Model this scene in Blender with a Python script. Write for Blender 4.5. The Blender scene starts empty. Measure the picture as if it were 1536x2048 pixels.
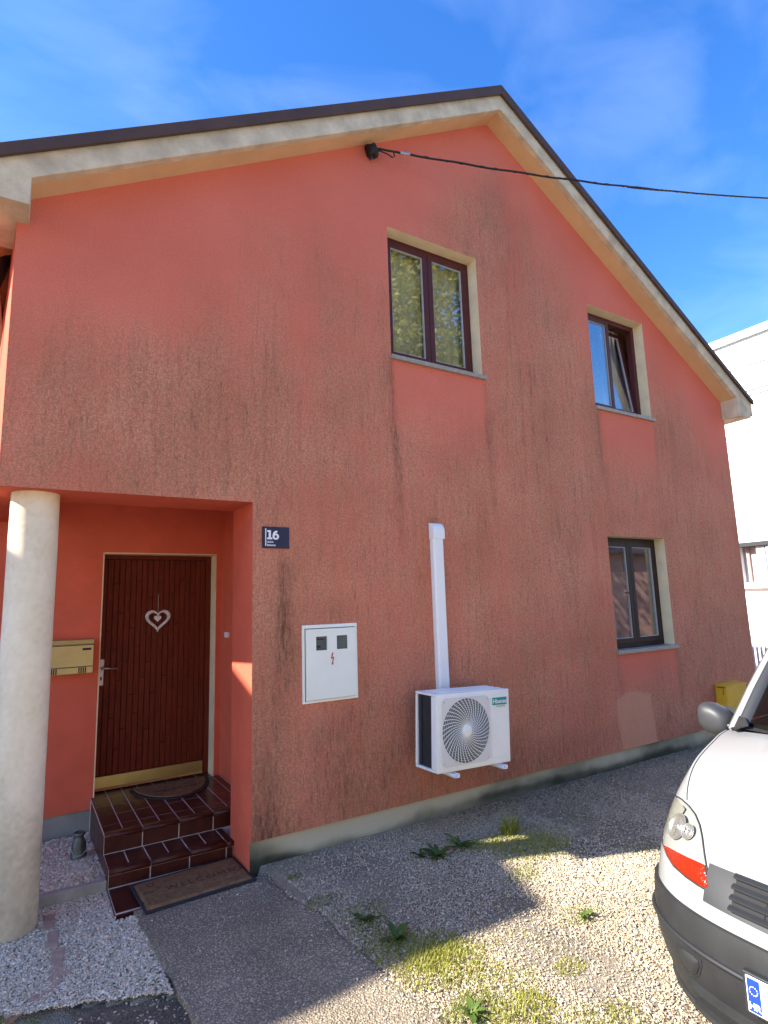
import bpy, bmesh, math, random
import numpy as np
from mathutils import Vector, Matrix, geometry
from mathutils.bvhtree import BVHTree
random.seed(7); RNG = np.random.default_rng(7)
R = math.radians
scene = bpy.context.scene
COL = scene.collection

# ------------------------------------------------------------------ camera
CAM = Vector((0.0, -4.0, 1.6)); FPX = 1162.52
YAW, PITCH, ROLL = 0.556052, 0.153836, -0.0304178
_f = Vector((math.sin(YAW)*math.cos(PITCH), math.cos(YAW)*math.cos(PITCH), math.sin(PITCH)))
_r = Vector((math.cos(YAW), -math.sin(YAW), 0)); _u = _r.cross(_f)
c_r = _r*math.cos(ROLL) + _u*math.sin(ROLL); c_u = _u*math.cos(ROLL) - _r*math.sin(ROLL)
cd = bpy.data.cameras.new('camera'); cam = bpy.data.objects.new('camera', cd); COL.objects.link(cam)
M3 = Matrix((c_r, c_u, -_f)).transposed()
cam.matrix_world = Matrix.Translation(CAM) @ M3.to_4x4()
cd.sensor_fit = 'HORIZONTAL'; cd.sensor_width = 36; cd.lens = 36*FPX/1536
cd.clip_start = 0.05; cd.clip_end = 2000
scene.camera = cam

# ------------------------------------------------------------------ sky, sun, exposure
SUN_TO = Vector((-1.387, 0.45, 1.0)).normalized()       # towards the sun
EL = math.asin(SUN_TO.z); AZ = math.atan2(SUN_TO.x, SUN_TO.y)
w = bpy.data.worlds.new('World'); scene.world = w; w.use_nodes = True
nt = w.node_tree; nt.nodes.clear()
out = nt.nodes.new('ShaderNodeOutputWorld'); bg = nt.nodes.new('ShaderNodeBackground')
sky = nt.nodes.new('ShaderNodeTexSky'); sky.sky_type = 'NISHITA'; sky.sun_disc = False
sky.sun_elevation = EL; sky.sun_rotation = AZ; sky.air_density = 1.0; sky.dust_density = 0.35; sky.ozone_density = 2.2
tc = nt.nodes.new('ShaderNodeTexCoord'); mp = nt.nodes.new('ShaderNodeMapping'); mp.inputs['Scale'].default_value = (1.3, 2.6, 4.2)
mp.inputs['Rotation'].default_value = (0.2, 0.5, 0.6)
nz = nt.nodes.new('ShaderNodeTexNoise'); nz.inputs['Scale'].default_value = 1.7; nz.inputs['Detail'].default_value = 6; nz.inputs['Roughness'].default_value = 0.5; nz.inputs['Distortion'].default_value = 0.7
cr = nt.nodes.new('ShaderNodeValToRGB'); cr.color_ramp.elements[0].position = 0.47; cr.color_ramp.elements[1].position = 0.85
cr.color_ramp.elements[1].color = (0.075, 0.075, 0.075, 1)
mx = nt.nodes.new('ShaderNodeMixRGB'); mx.inputs[2].default_value = (7.5, 8.3, 9.6, 1)
hs = nt.nodes.new('ShaderNodeHueSaturation'); hs.inputs['Saturation'].default_value = 1.34; hs.inputs['Value'].default_value = 1.0; hs.inputs['Hue'].default_value = 0.512
nt.links.new(tc.outputs['Generated'], mp.inputs[0]); nt.links.new(mp.outputs[0], nz.inputs['Vector'])
nt.links.new(nz.outputs[0], cr.inputs[0]); nt.links.new(cr.outputs[0], mx.inputs[0])
nt.links.new(sky.outputs[0], hs.inputs['Color']); nt.links.new(hs.outputs[0], mx.inputs[1]); nt.links.new(mx.outputs[0], bg.inputs[0])
bg.inputs[1].default_value = .088
nt.links.new(bg.outputs[0], out.inputs[0])
sd = bpy.data.lights.new('sun', 'SUN'); sd.energy = 3.0; sd.angle = R(0.53); sd.color = (1.0, 0.95, 0.87)
so = bpy.data.objects.new('sun', sd); COL.objects.link(so); so.location = (-20, 8, 20)
so.rotation_euler = (-SUN_TO).to_track_quat('-Z', 'Y').to_euler()
scene.view_settings.view_transform = 'Standard'; scene.view_settings.look = 'None'
scene.view_settings.exposure = 2.2; scene.view_settings.gamma = 1; scene.view_settings.use_curve_mapping = False
scene.render.resolution_x = 768; scene.render.resolution_y = 1024
scene.render.engine = 'CYCLES'

# ------------------------------------------------------------------ helpers
def vnoise(x, y, seed=0):
    x = np.asarray(x, float); y = np.asarray(y, float)
    xi = np.floor(x).astype(np.int64); yi = np.floor(y).astype(np.int64); fx = x-xi; fy = y-yi
    fx = fx*fx*(3-2*fx); fy = fy*fy*(3-2*fy)
    def h(a, b):
        n = (a*374761393 + b*668265263 + seed*974634777) & 0x7fffffff
        n = ((n ^ (n >> 13))*1274126177) & 0x7fffffff
        return ((n ^ (n >> 16)) & 0xffff)/65535.0
    return (h(xi, yi)*(1-fx)+h(xi+1, yi)*fx)*(1-fy)+(h(xi, yi+1)*(1-fx)+h(xi+1, yi+1)*fx)*fy
def fbm(x, y, o=4, seed=0):
    s = 0; a = .5; t = 0
    for k in range(o):
        s = s+a*vnoise(x*2**k, y*2**k, seed+k); t += a; a *= .5
    return s/t
def sstep(a, b, x):
    t = np.clip((x-a)/(b-a), 0, 1); return t*t*(3-2*t)

def tag(o, label=None, cat=None, group=None, kind=None):
    if label: o['label'] = label
    if cat: o['category'] = cat
    if group: o['group'] = group
    if kind: o['kind'] = kind
    return o
def empty(name, loc, label=None, cat=None, group=None):
    o = bpy.data.objects.new(name, None); COL.objects.link(o); o.location = loc; o.empty_display_size = .2
    return tag(o, label, cat, group)
def root_loc(p):
    v = Vector((0, 0, 0))
    while p is not None:
        v += Vector(p.location); p = p.parent
    return v
def link(name, me, mat, parent=None, bevel=0, seg=2):
    o = bpy.data.objects.new(name, me); COL.objects.link(o)
    if mat is not None: me.materials.append(mat)
    if parent is not None: o.parent = parent
    if bevel:
        b = o.modifiers.new('bevel', 'BEVEL'); b.width = bevel; b.segments = seg; b.limit_method = 'ANGLE'; b.angle_limit = R(40)
    return o
class MB:
    def __init__(s): s.v = []; s.f = []
    def add(s, vs, fs):
        n = len(s.v); s.v += [tuple(p) for p in vs]; s.f += [tuple(i+n for i in f) for f in fs]; return s
    def box(s, x0, x1, y0, y1, z0, z1):
        return s.add([(x0,y0,z0),(x1,y0,z0),(x1,y1,z0),(x0,y1,z0),(x0,y0,z1),(x1,y0,z1),(x1,y1,z1),(x0,y1,z1)],
                     [(0,3,2,1),(4,5,6,7),(0,1,5,4),(1,2,6,5),(2,3,7,6),(3,0,4,7)])
    def prism(s, pts, axis, a, b):
        # polygon pts (2d) extruded along axis from a to b; pts are the two other axes in order
        def mk(p, t):
            q = list(p); q.insert(axis, t); return tuple(q)
        n = len(pts); vs = [mk(p, a) for p in pts]+[mk(p, b) for p in pts]
        fs = [tuple(range(n)), tuple(range(2*n-1, n-1, -1))]+[(i, i+n, (i+1) % n+n, (i+1) % n) for i in range(n)]
        return s.add(vs, fs)
    def tube(s, path, r, n=8, closed=False, flat=1.0):
        P = [Vector(p) for p in path]; m = len(P); rr = r if hasattr(r, '__len__') else [r]*m
        vs = []; up = None
        for i in range(m):
            if closed: t = P[(i+1) % m]-P[i-1]
            else: t = P[min(i+1, m-1)]-P[max(i-1, 0)]
            t.normalize()
            if up is None: up = Vector((0, 0, 1)) if abs(t.z) < .9 else Vector((1, 0, 0))
            a = t.cross(up).normalized(); b = a.cross(t).normalized(); up = b
            for k in range(n):
                an = 2*math.pi*k/n; vs.append(P[i]+a*math.cos(an)*rr[i]+b*math.sin(an)*rr[i]*flat)
        fs = []
        for i in range(m if closed else m-1):
            j = (i+1) % m
            for k in range(n): fs.append((i*n+k, j*n+k, j*n+(k+1) % n, i*n+(k+1) % n))
        if not closed: fs += [tuple(range(n)), tuple((m-1)*n+k for k in range(n-1, -1, -1))]
        return s.add(vs, fs)
    def lathe(s, prof, c, n=32, axis=2):
        vs = []; fs = []
        for r, h in prof:
            for k in range(n):
                a = 2*math.pi*k/n; p = (r*math.cos(a), r*math.sin(a), h)
                if axis == 1: p = (p[0], p[2], p[1])
                if axis == 0: p = (p[2], p[0], p[1])
                vs.append((p[0]+c[0], p[1]+c[1], p[2]+c[2]))
        for i in range(len(prof)-1):
            for k in range(n): fs.append((i*n+k, i*n+(k+1) % n, (i+1)*n+(k+1) % n, (i+1)*n+k))
        fs += [tuple(range(n-1, -1, -1)), tuple((len(prof)-1)*n+k for k in range(n))]
        return s.add(vs, fs)
    def grid(s, fn, nu, nv):
        vs = [fn(i/nu, j/nv) for i in range(nu+1) for j in range(nv+1)]
        fs = [(i*(nv+1)+j, (i+1)*(nv+1)+j, (i+1)*(nv+1)+j+1, i*(nv+1)+j+1) for i in range(nu) for j in range(nv)]
        return s.add(vs, fs)
    def xform(s, m):
        s.v = [tuple(m @ Vector(p)) for p in s.v]; return s
    def build(s, name, mat, parent=None, smooth=False, bevel=0, seg=2, fix=True, auto=None):
        o = root_loc(parent)
        me = bpy.data.meshes.new(name); me.from_pydata([(p[0]-o.x, p[1]-o.y, p[2]-o.z) for p in s.v], [], s.f); me.update()
        if fix:
            b = bmesh.new(); b.from_mesh(me); bmesh.ops.recalc_face_normals(b, faces=b.faces); b.to_mesh(me); b.free()
        if smooth or auto:
            me.polygons.foreach_set('use_smooth', [True]*len(me.polygons))
            if auto: me.set_sharp_from_angle(angle=R(auto))
        return link(name, me, mat, parent, bevel, seg)
def np_mesh(name, V, F, mat, parent=None, smooth=False):
    me = bpy.data.meshes.new(name); V = np.ascontiguousarray(V, np.float32); F = np.ascontiguousarray(F, np.int32); k = F.shape[1]
    me.vertices.add(len(V)); me.vertices.foreach_set('co', V.ravel())
    me.loops.add(F.size); me.loops.foreach_set('vertex_index', F.ravel())
    me.polygons.add(len(F)); me.polygons.foreach_set('loop_start', np.arange(0, F.size, k, dtype=np.int32))
    if smooth: me.polygons.foreach_set('use_smooth', np.ones(len(F), bool))
    me.update(calc_edges=True); me.validate()
    return link(name, me, mat, parent)
def text_mb(body, size, depth=.001, bold=0.0, align='LEFT', space=1.0):
    cu = bpy.data.curves.new('t', 'FONT'); cu.body = body; cu.size = size; cu.extrude = depth; cu.offset = bold; cu.align_x = align; cu.space_character = space; cu.resolution_u = 4
    o = bpy.data.objects.new('t', cu); COL.objects.link(o)
    dg = bpy.context.evaluated_depsgraph_get(); dg.update()
    me = bpy.data.meshes.new_from_object(o.evaluated_get(dg))
    m = MB(); m.add([tuple(v.co) for v in me.vertices], [tuple(p.vertices) for p in me.polygons])
    bpy.data.objects.remove(o); bpy.data.curves.remove(cu); bpy.data.meshes.remove(me)
    return m
FRONT = Matrix(((1,0,0,0),(0,0,-1,0),(0,1,0,0),(0,0,0,1)))     # text drawn in xy -> upright, facing -y

# ------------------------------------------------------------------ materials
def N(t, k, **kw):
    n = t.nodes.new(k)
    for a, b in kw.items():
        if a in n.inputs.keys(): n.inputs[a].default_value = b
        else: setattr(n, a, b)
    return n
MATS = {}
def material(name, col, rough=.7, var=.15, vscale=6, bump=0, bscale=200, metal=0, spec=.5, coat=0, col2=None, speck=0, sscale=300, stretch=(1,1,1), bdist=.004, detail=6, coords='Object'):
    m = bpy.data.materials.new(name); m.use_nodes = True; t = m.node_tree; L = t.links
    p = t.nodes['Principled BSDF']; p.inputs['Roughness'].default_value = rough; p.inputs['Metallic'].default_value = metal
    p.inputs['Specular IOR Level'].default_value = spec; p.inputs['Coat Weight'].default_value = coat; p.inputs['Coat Roughness'].default_value = .06
    tc = N(t, 'ShaderNodeTexCoord'); mp = N(t, 'ShaderNodeMapping'); mp.inputs['Scale'].default_value = stretch; L.new(tc.outputs[coords], mp.inputs[0])
    src = None
    if var or col2:
        n1 = N(t, 'ShaderNodeTexNoise', Scale=vscale, Detail=detail, Roughness=.6); L.new(mp.outputs[0], n1.inputs['Vector'])
        mr = N(t, 'ShaderNodeMapRange'); mr.inputs[1].default_value = .3; mr.inputs[2].default_value = .7; L.new(n1.outputs[0], mr.inputs[0])
        mix = N(t, 'ShaderNodeMixRGB'); L.new(mr.outputs[0], mix.inputs[0])
        c2 = col2 or tuple(min(1, c*(1+var)) for c in col); c1 = col if col2 else tuple(c*(1-var) for c in col)
        mix.inputs[1].default_value = (*c1, 1); mix.inputs[2].default_value = (*c2, 1); src = mix.outputs[0]
    if speck:
        n2 = N(t, 'ShaderNodeTexNoise', Scale=sscale, Detail=2, Roughness=.6); L.new(tc.outputs[coords], n2.inputs['Vector'])
        m2 = N(t, 'ShaderNodeMapRange'); m2.inputs[1].default_value = .3; m2.inputs[2].default_value = .7; m2.inputs[3].default_value = 1-speck; m2.inputs[4].default_value = 1+speck; L.new(n2.outputs[0], m2.inputs[0])
        mm = N(t, 'ShaderNodeMixRGB', blend_type='MULTIPLY'); mm.inputs[0].default_value = 1
        if src: L.new(src, mm.inputs[1])
        else: mm.inputs[1].default_value = (*col, 1)
        L.new(m2.outputs[0], mm.inputs[2]); src = mm.outputs[0]
    if src: L.new(src, p.inputs['Base Color'])
    else: p.inputs['Base Color'].default_value = (*col, 1)
    if bump:
        n3 = N(t, 'ShaderNodeTexNoise', Scale=bscale, Detail=4, Roughness=.6); L.new(mp.outputs[0], n3.inputs['Vector'])
        b = N(t, 'ShaderNodeBump', Strength=bump, Distance=bdist); L.new(n3.outputs[0], b.inputs['Height']); L.new(b.outputs[0], p.inputs['Normal'])
    MATS[name] = m; return m
WALL_SMOOTH = material('salmon_render', (.70,.140,.076), .9, .10, 3, .5, 160, speck=.10, sscale=260, spec=.2)
CREAM = material('cream_render', (.84,.66,.41), .9, .10, 5, .4, 180, speck=.08, spec=.2)
SOFFIT = material('ochre_soffit', (.72,.47,.245), .9, .07, 4, .5, 150, speck=.08, spec=.2)
FASCIA = material('weathered_fascia', (.48,.39,.27), .9, 0, 5, .6, 120, col2=(.80,.67,.47), speck=.10, spec=.2)
TRIM = material('brown_metal_trim', (.080,.042,.030), .7, .2, 3)
ROOFM = material('brown_roof_sheet', (.06,.035,.03), .5, .2, 4)
PLINTH = material('mossy_plinth', (.075,.072,.045), .9, 0, 3.2, .5, 90, col2=(.52,.46,.32), speck=.12, spec=.2)
PLINTH2 = material('grey_plinth', (.30,.28,.24), .9, .15, 5, .4, 90)
COLUMN = material('column_plaster', (.60,.49,.33), .9, 0, 6, .9, 90, col2=(.88,.74,.53), speck=.16, spec=.2)
FRAME = material('mahogany_frame', (.085,.018,.016), .45, .2, 20, stretch=(8,8,1), spec=.35)
FRAME2 = material('dark_brown_frame', (.034,.016,.011), .5, .2, 20, spec=.25)
RUBBER = material('grey_gasket', (.45,.45,.44), .5, .05)
STONE = material('sill_stone', (.34,.295,.24), .6, .2, 40, speck=.25, sscale=200)
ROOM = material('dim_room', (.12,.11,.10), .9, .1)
CURTAIN = material('yellow_blind', (.90,.80,.50), .9, .06, 3)
LACE = material('white_net', (.6,.6,.58), .9, .1, 20)
DOORW = material('dark_door_wood', (.085,.011,.004), .5, 0, 7, .25, 60, col2=(.20,.028,.010), stretch=(14,14,1), spec=.16)
GROOVE = material('dark_groove', (.012,.005,.004), .8, .1)
BRASS = material('brass', (.60,.47,.17), .38, .08, 8, metal=.85)
BRASS2 = material('gold_mailbox_paint', (.50,.38,.15), .38, .06, 8, metal=.35)
SLOT = material('black_slot', (.012,.011,.008), .6, .1)
TILE = material('oxblood_tile', (.048,.011,.008), .3, 0, 9, .08, 30, col2=(.095,.024,.016), spec=.32)
GROUT = material('pale_grout', (.55,.47,.40), .9, .2, 30)
MATM = material('coir_mat', (.22,.125,.062), 1, .3, 30, 1, 400, speck=.3, sscale=500, spec=.1)
MATE = material('mat_rubber', (.025,.025,.026), .8, .2)
MATT = material('mat_lettering', (.05,.028,.016), 1, .2)
ZINC = material('old_milk_can', (.10,.10,.085), .5, 0, 14, .3, 60, metal=.6, col2=(.20,.19,.15))
KERB = material('concrete_kerb', (.36,.335,.28), .9, .2, 8, .4, 120, speck=.1)
BRICK = material('worn_paver', (.42,.28,.20), .9, .25, 14, .5, 120, speck=.15)
WHITEP = material('white_plastic', (.90,.88,.84), .4, .02)
WHITEM = material('ac_casing', (.90,.88,.82), .42, .06, 3)
GREYAC = material('ac_grille_grey', (.72,.70,.66), .5, .03)
FIN = material('heat_exchanger', (.035,.045,.05), .4, .2, 3, .4, 400, stretch=(1,1,.02), metal=.3)
DARK = material('dark_void', (.01,.01,.01), .8, .1)
FANB = material('shaded_fan_chamber', (.15,.15,.145), .8, .1)
TEAL = material('teal_badge', (.0,.30,.235), .35, .04)
CABW = material('cabinet_paint', (.88,.88,.78), .4, .03, 5)
GLASSD = material('cabinet_window', (.12,.125,.115), .12, .15, 5)
RED = material('red_print', (.55,.015,.03), .5, .05)
STEEL = material('steel', (.45,.46,.45), .35, .1, metal=.9)
NAVY = material('navy_enamel', (.004,.006,.05), .3, .05, spec=.4)
WHITE = material('white_print', (.85,.85,.86), .5, .02)
WICKER = material('white_wicker', (.80,.74,.70), .8, .2, 40)
CABLE = material('black_cable', (.012,.010,.011), .6, .2)
PIPE = material('black_downpipe', (.012,.012,.015), .4, .1)
YELLOW = material('yellow_box_paint', (.72,.40,.02), .5, .12, 9)
CARW = material('white_car_paint', (.31,.313,.302), .28, .015, 2, coat=1)
PLASTIC = material('black_bumper_plastic', (.016,.0165,.017), .6, .25, 9, .15, 400, speck=.15, sscale=260)
PLASTIC2 = material('grey_trim_plastic', (.018,.0195,.022), .55, .1, 5, .1, 500)
MIRRORP = material('mirror_plastic', (.036,.037,.039), .5, .08, 5)
CHROME = material('lamp_reflector', (.26,.25,.205), .4, .3, 60, metal=.2)
RFL = material('bright_reflector', (.50,.50,.48), .22, .15, 40, metal=.75)
TYRE = material('tyre', (.02,.02,.02), .9, .2)
SEATM = material('dark_interior', (.02,.022,.022), .8, .2)
BLUEP = material('plate_blue', (.01,.05,.42), .4, .04)
PLATEW = material('plate_white', (.82,.82,.82), .4, .02)
STARM = material('plate_star', (.75,.6,.05), .4, .02)
BARK = material('bark', (.10,.075,.05), .95, .3, 8, .6, 30)
WHITEWALL = material('white_render', (.90,.90,.87), .9, .03, 4, .2, 120)
GREYF = material('grey_window_frame', (.40,.44,.48), .4, .05)
BLIND = material('grey_blind', (.42,.41,.38), .8, .08, 20, stretch=(1,1,12))
ROSE = material('rose_wall', (.38,.22,.18), .9, .1, 3)
def glass(name, tint=(1,1,1), refl=.35, rough=.0, mult=1.5):
    m = bpy.data.materials.new(name); m.use_nodes = True; t = m.node_tree; t.nodes.clear(); L = t.links
    o = N(t, 'ShaderNodeOutputMaterial'); mix = N(t, 'ShaderNodeMixShader'); tr = N(t, 'ShaderNodeBsdfTransparent'); gl = N(t, 'ShaderNodeBsdfGlossy', Roughness=rough)
    tr.inputs[0].default_value = (*tint, 1)
    lw = N(t, 'ShaderNodeLayerWeight', Blend=.5); pw_ = N(t, 'ShaderNodeMath', operation='POWER'); pw_.inputs[1].default_value = 4; L.new(lw.outputs['Facing'], pw_.inputs[0])
    ma = N(t, 'ShaderNodeMath', operation='MULTIPLY_ADD', use_clamp=True); ma.inputs[1].default_value = mult*.8; ma.inputs[2].default_value = refl
    L.new(pw_.outputs[0], ma.inputs[0]); L.new(ma.outputs[0], mix.inputs[0]); L.new(tr.outputs[0], mix.inputs[1]); L.new(gl.outputs[0], mix.inputs[2]); L.new(mix.outputs[0], o.inputs[0])
    MATS[name] = m; return m
GLASS = glass('window_glass', (.94,.95,.92), .26, 0, .9)
CARGLASS = glass('windscreen_glass', (.45,.58,.52), .06)
def lens_mat(name, tint, rough, trans):
    m = bpy.data.materials.new(name); m.use_nodes = True; p = m.node_tree.nodes['Principled BSDF']
    p.inputs['Base Color'].default_value = (*tint, 1); p.inputs['Roughness'].default_value = rough; p.inputs['Transmission Weight'].default_value = trans; p.inputs['IOR'].default_value = 1.2
    t = m.node_tree; n = N(t, 'ShaderNodeTexVoronoi', Scale=110); b = N(t, 'ShaderNodeBump', Strength=.35, Distance=.005)
    tc = N(t, 'ShaderNodeTexCoord'); t.links.new(tc.outputs['Object'], n.inputs['Vector']); t.links.new(n.outputs[0], b.inputs['Height']); t.links.new(b.outputs[0], p.inputs['Normal'])
    MATS[name] = m; return m
LENS = glass('hazy_headlamp_lens', (.92,.92,.88), .015, .12, .22)
AMBER = lens_mat('orange_lens', (.25,.020,.006), .2, .2)

# facade: stain attribute (R brown grime, G dark drips, B repair patch)
def facade_material():
    m = bpy.data.materials.new('stained_salmon_roughcast'); m.use_nodes = True; t = m.node_tree; L = t.links; p = t.nodes['Principled BSDF']
    p.inputs['Roughness'].default_value = .92; p.inputs['Specular IOR Level'].default_value = .2
    at = N(t, 'ShaderNodeAttribute', attribute_name='stain'); sp = N(t, 'ShaderNodeSeparateColor'); L.new(at.outputs['Color'], sp.inputs[0])
    tc = N(t, 'ShaderNodeTexCoord')
    ng = N(t, 'ShaderNodeTexNoise', Scale=85, Detail=3, Roughness=.65); L.new(tc.outputs['Object'], ng.inputs['Vector'])
    nf = N(t, 'ShaderNodeTexNoise', Scale=230, Detail=2, Roughness=.6); L.new(tc.outputs['Object'], nf.inputs['Vector'])
    mps = N(t, 'ShaderNodeMapping'); mps.inputs['Scale'].default_value = (22, 22, 2.2); L.new(tc.outputs['Object'], mps.inputs[0])
    ns = N(t, 'ShaderNodeTexNoise', Scale=1, Detail=6, Roughness=.65); L.new(mps.outputs[0], ns.inputs['Vector'])
    nb = N(t, 'ShaderNodeTexNoise', Scale=1.3, Detail=5); L.new(tc.outputs['Object'], nb.inputs['Vector'])
    def mr(src, a, b, c, d):
        q = N(t, 'ShaderNodeMapRange'); q.inputs[1].default_value = a; q.inputs[2].default_value = b; q.inputs[3].default_value = c; q.inputs[4].default_value = d; L.new(src, q.inputs[0]); return q.outputs[0]
    def ma(op, a, b, clamp=False):
        q = N(t, 'ShaderNodeMath', operation=op, use_clamp=clamp)
        for i, s in enumerate((a, b)):
            if isinstance(s, (int, float)): q.inputs[i].default_value = s
            else: L.new(s, q.inputs[i])
        return q.outputs[0]
    def mix(fac, a, b, mode='MIX'):
        q = N(t, 'ShaderNodeMixRGB', blend_type=mode)
        if isinstance(fac, (int, float)): q.inputs[0].default_value = fac
        else: L.new(fac, q.inputs[0])
        for i, s in ((1, a), (2, b)):
            if isinstance(s, tuple): q.inputs[i].default_value = (*s, 1)
            else: L.new(s, q.inputs[i])
        return q.outputs[0]
    def vn(sc, seed, det=4):
        q = N(t, 'ShaderNodeMapping'); q.inputs['Scale'].default_value = sc; q.inputs['Location'].default_value = (seed, seed*2.3, seed*1.7); L.new(tc.outputs['Object'], q.inputs[0])
        w_ = N(t, 'ShaderNodeTexNoise', Scale=1, Detail=det, Roughness=.65); L.new(q.outputs[0], w_.inputs['Vector']); return w_.outputs[0]
    nm = vn((42,42,34), 3, 3); fl1 = vn((75,75,13), 5); fl2 = vn((26,26,2.6), 9); nmid = vn((7,7,4), 2, 5)
    clean = mix(mr(nb.outputs[0], .3, .7, 0, 1), (.735,.174,.112), (.80,.208,.138))
    amt = ma('MULTIPLY', sp.outputs[0], ma('MULTIPLY', mr(ns.outputs[0], .3, .7, .6, 1.2), mr(nmid, .3, .7, .7, 1.25)), True)
    grime = mix(mr(nb.outputs[0], .35, .65, 0, 1), (.62,.250,.142), (.76,.330,.195))
    c = mix(amt, clean, grime)
    pores = ma('MULTIPLY', mr(ng.outputs[0], .38, .60, 1, 0), ma('ADD', .14, ma('MULTIPLY', sp.outputs[0], .36)), True)
    c = mix(pores, c, (.20,.080,.048))
    pores2 = ma('MULTIPLY', mr(nm, .36, .56, 1, 0), ma('MULTIPLY', sp.outputs[0], .40), True)
    c = mix(pores2, c, (.26,.105,.058))
    lights = ma('MULTIPLY', mr(nf.outputs[0], .58, .75, 0, 1), ma('ADD', .08, ma('MULTIPLY', sp.outputs[0], .30)), True)
    c = mix(lights, c, (.82,.44,.31))
    flk = ma('MULTIPLY', ma('MULTIPLY', mr(fl1, .54, .68, 0, 1), mr(fl2, .40, .62, .1, 1)), ma('MULTIPLY', sp.outputs[0], .62), True)
    c = mix(flk, c, (.14,.068,.044))
    run = ma('MULTIPLY', mr(fl2, .55, .72, 0, 1), ma('MULTIPLY', sp.outputs[0], .34), True)
    c = mix(run, c, (.24,.112,.070))
    dk = ma('MULTIPLY', sp.outputs[1], mr(fl1, .36, .58, .35, 1.2), True)
    c = mix(dk, c, (.070,.042,.028))
    c = mix(sp.outputs[2], c, (.66,.33,.195))
    L.new(c, p.inputs['Base Color'])
    hb = ma('ADD', ng.outputs[0], ma('MULTIPLY', nf.outputs[0], .5))
    b = N(t, 'ShaderNodeBump', Strength=.8, Distance=.006); L.new(hb, b.inputs['Height']); L.new(b.outputs[0], p.inputs['Normal'])
    return m
FACADE = facade_material()

# ground materials
def gravel_sheet(name, c1, c2, c3, sc=70):
    m = bpy.data.materials.new(name); m.use_nodes = True; t = m.node_tree; L = t.links; p = t.nodes['Principled BSDF']; p.inputs['Roughness'].default_value = .95; p.inputs['Specular IOR Level'].default_value = .15
    tc = N(t, 'ShaderNodeTexCoord'); v = N(t, 'ShaderNodeTexVoronoi', Scale=sc); L.new(tc.outputs['Object'], v.inputs['Vector'])
    n = N(t, 'ShaderNodeTexNoise', Scale=2.5, Detail=6); L.new(tc.outputs['Object'], n.inputs['Vector'])
    s = N(t, 'ShaderNodeSeparateColor'); L.new(v.outputs['Color'], s.inputs[0])
    a = N(t, 'ShaderNodeMixRGB'); a.inputs[1].default_value = (*c1, 1); a.inputs[2].default_value = (*c2, 1); L.new(s.outputs[0], a.inputs[0])
    d = N(t, 'ShaderNodeMapRange'); d.inputs[1].default_value = .25; d.inputs[2].default_value = .6; L.new(v.outputs['Distance'], d.inputs[0])
    e = N(t, 'ShaderNodeMixRGB'); e.inputs[2].default_value = (*c3, 1); L.new(a.outputs[0], e.inputs[1]); L.new(d.outputs[0], e.inputs[0])
    f = N(t, 'ShaderNodeMixRGB', blend_type='MULTIPLY'); f.inputs[0].default_value = .6; L.new(e.outputs[0], f.inputs[1])
    g = N(t, 'ShaderNodeMapRange'); g.inputs[1].default_value = .3; g.inputs[2].default_value = .7; g.inputs[3].default_value = .6; g.inputs[4].default_value = 1.2; L.new(n.outputs[0], g.inputs[0]); L.new(g.outputs[0], f.inputs[2])
    L.new(f.outputs[0], p.inputs['Base Color'])
    b = N(t, 'ShaderNodeBump', Strength=1, Distance=.006, invert=True); L.new(v.outputs['Distance'], b.inputs['Height']); L.new(b.outputs[0], p.inputs['Normal'])
    return m
GROUNDM = gravel_sheet('gravel_sheet', (.38,.32,.235), (.60,.52,.41), (.26,.21,.15), 190)
PADM = gravel_sheet('washed_concrete', (.21,.17,.118), (.70,.57,.40), (.24,.195,.135), 105)
SOIL = material('damp_soil', (.15,.115,.078), 1, .4, 12, 1, 60, speck=.4, sscale=120, bdist=.02)
def stone_mat(name, ramp):
    m = bpy.data.materials.new(name); m.use_nodes = True; t = m.node_tree; L = t.links; p = t.nodes['Principled BSDF']; p.inputs['Roughness'].default_value = .85; p.inputs['Specular IOR Level'].default_value = .3
    at = N(t, 'ShaderNodeAttribute', attribute_name='tone'); cr = N(t, 'ShaderNodeValToRGB')
    e = cr.color_ramp.elements; e[0].color = (*ramp[0][1], 1); e[0].position = ramp[0][0]; e[1].color = (*ramp[-1][1], 1); e[1].position = ramp[-1][0]
    for pos, c in ramp[1:-1]:
        q = e.new(pos); q.color = (*c, 1)
    L.new(at.outputs['Fac'], cr.inputs[0]); L.new(cr.outputs[0], p.inputs['Base Color'])
    return m
STONES = stone_mat('crushed_limestone', [(0,(.18,.13,.08)),(.25,(.42,.33,.215)),(.6,(.60,.49,.335)),(.9,(.72,.61,.44)),(1,(.86,.77,.61))])
STONES2 = stone_mat('grey_limestone_chips', [(0,(.28,.21,.14)),(.3,(.58,.455,.305)),(.7,(.86,.69,.48)),(1,(.97,.86,.68))])
COLUMNM = stone_mat('column_plaster_weathered', [(0,(.27,.22,.14)),(.4,(.56,.46,.31)),(.75,(.82,.69,.49)),(1,(.92,.80,.60))])
PLINTHM = stone_mat('algae_plinth', [(0,(.045,.045,.028)),(.3,(.14,.13,.085)),(.7,(.40,.36,.25)),(1,(.56,.50,.36))])
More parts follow.
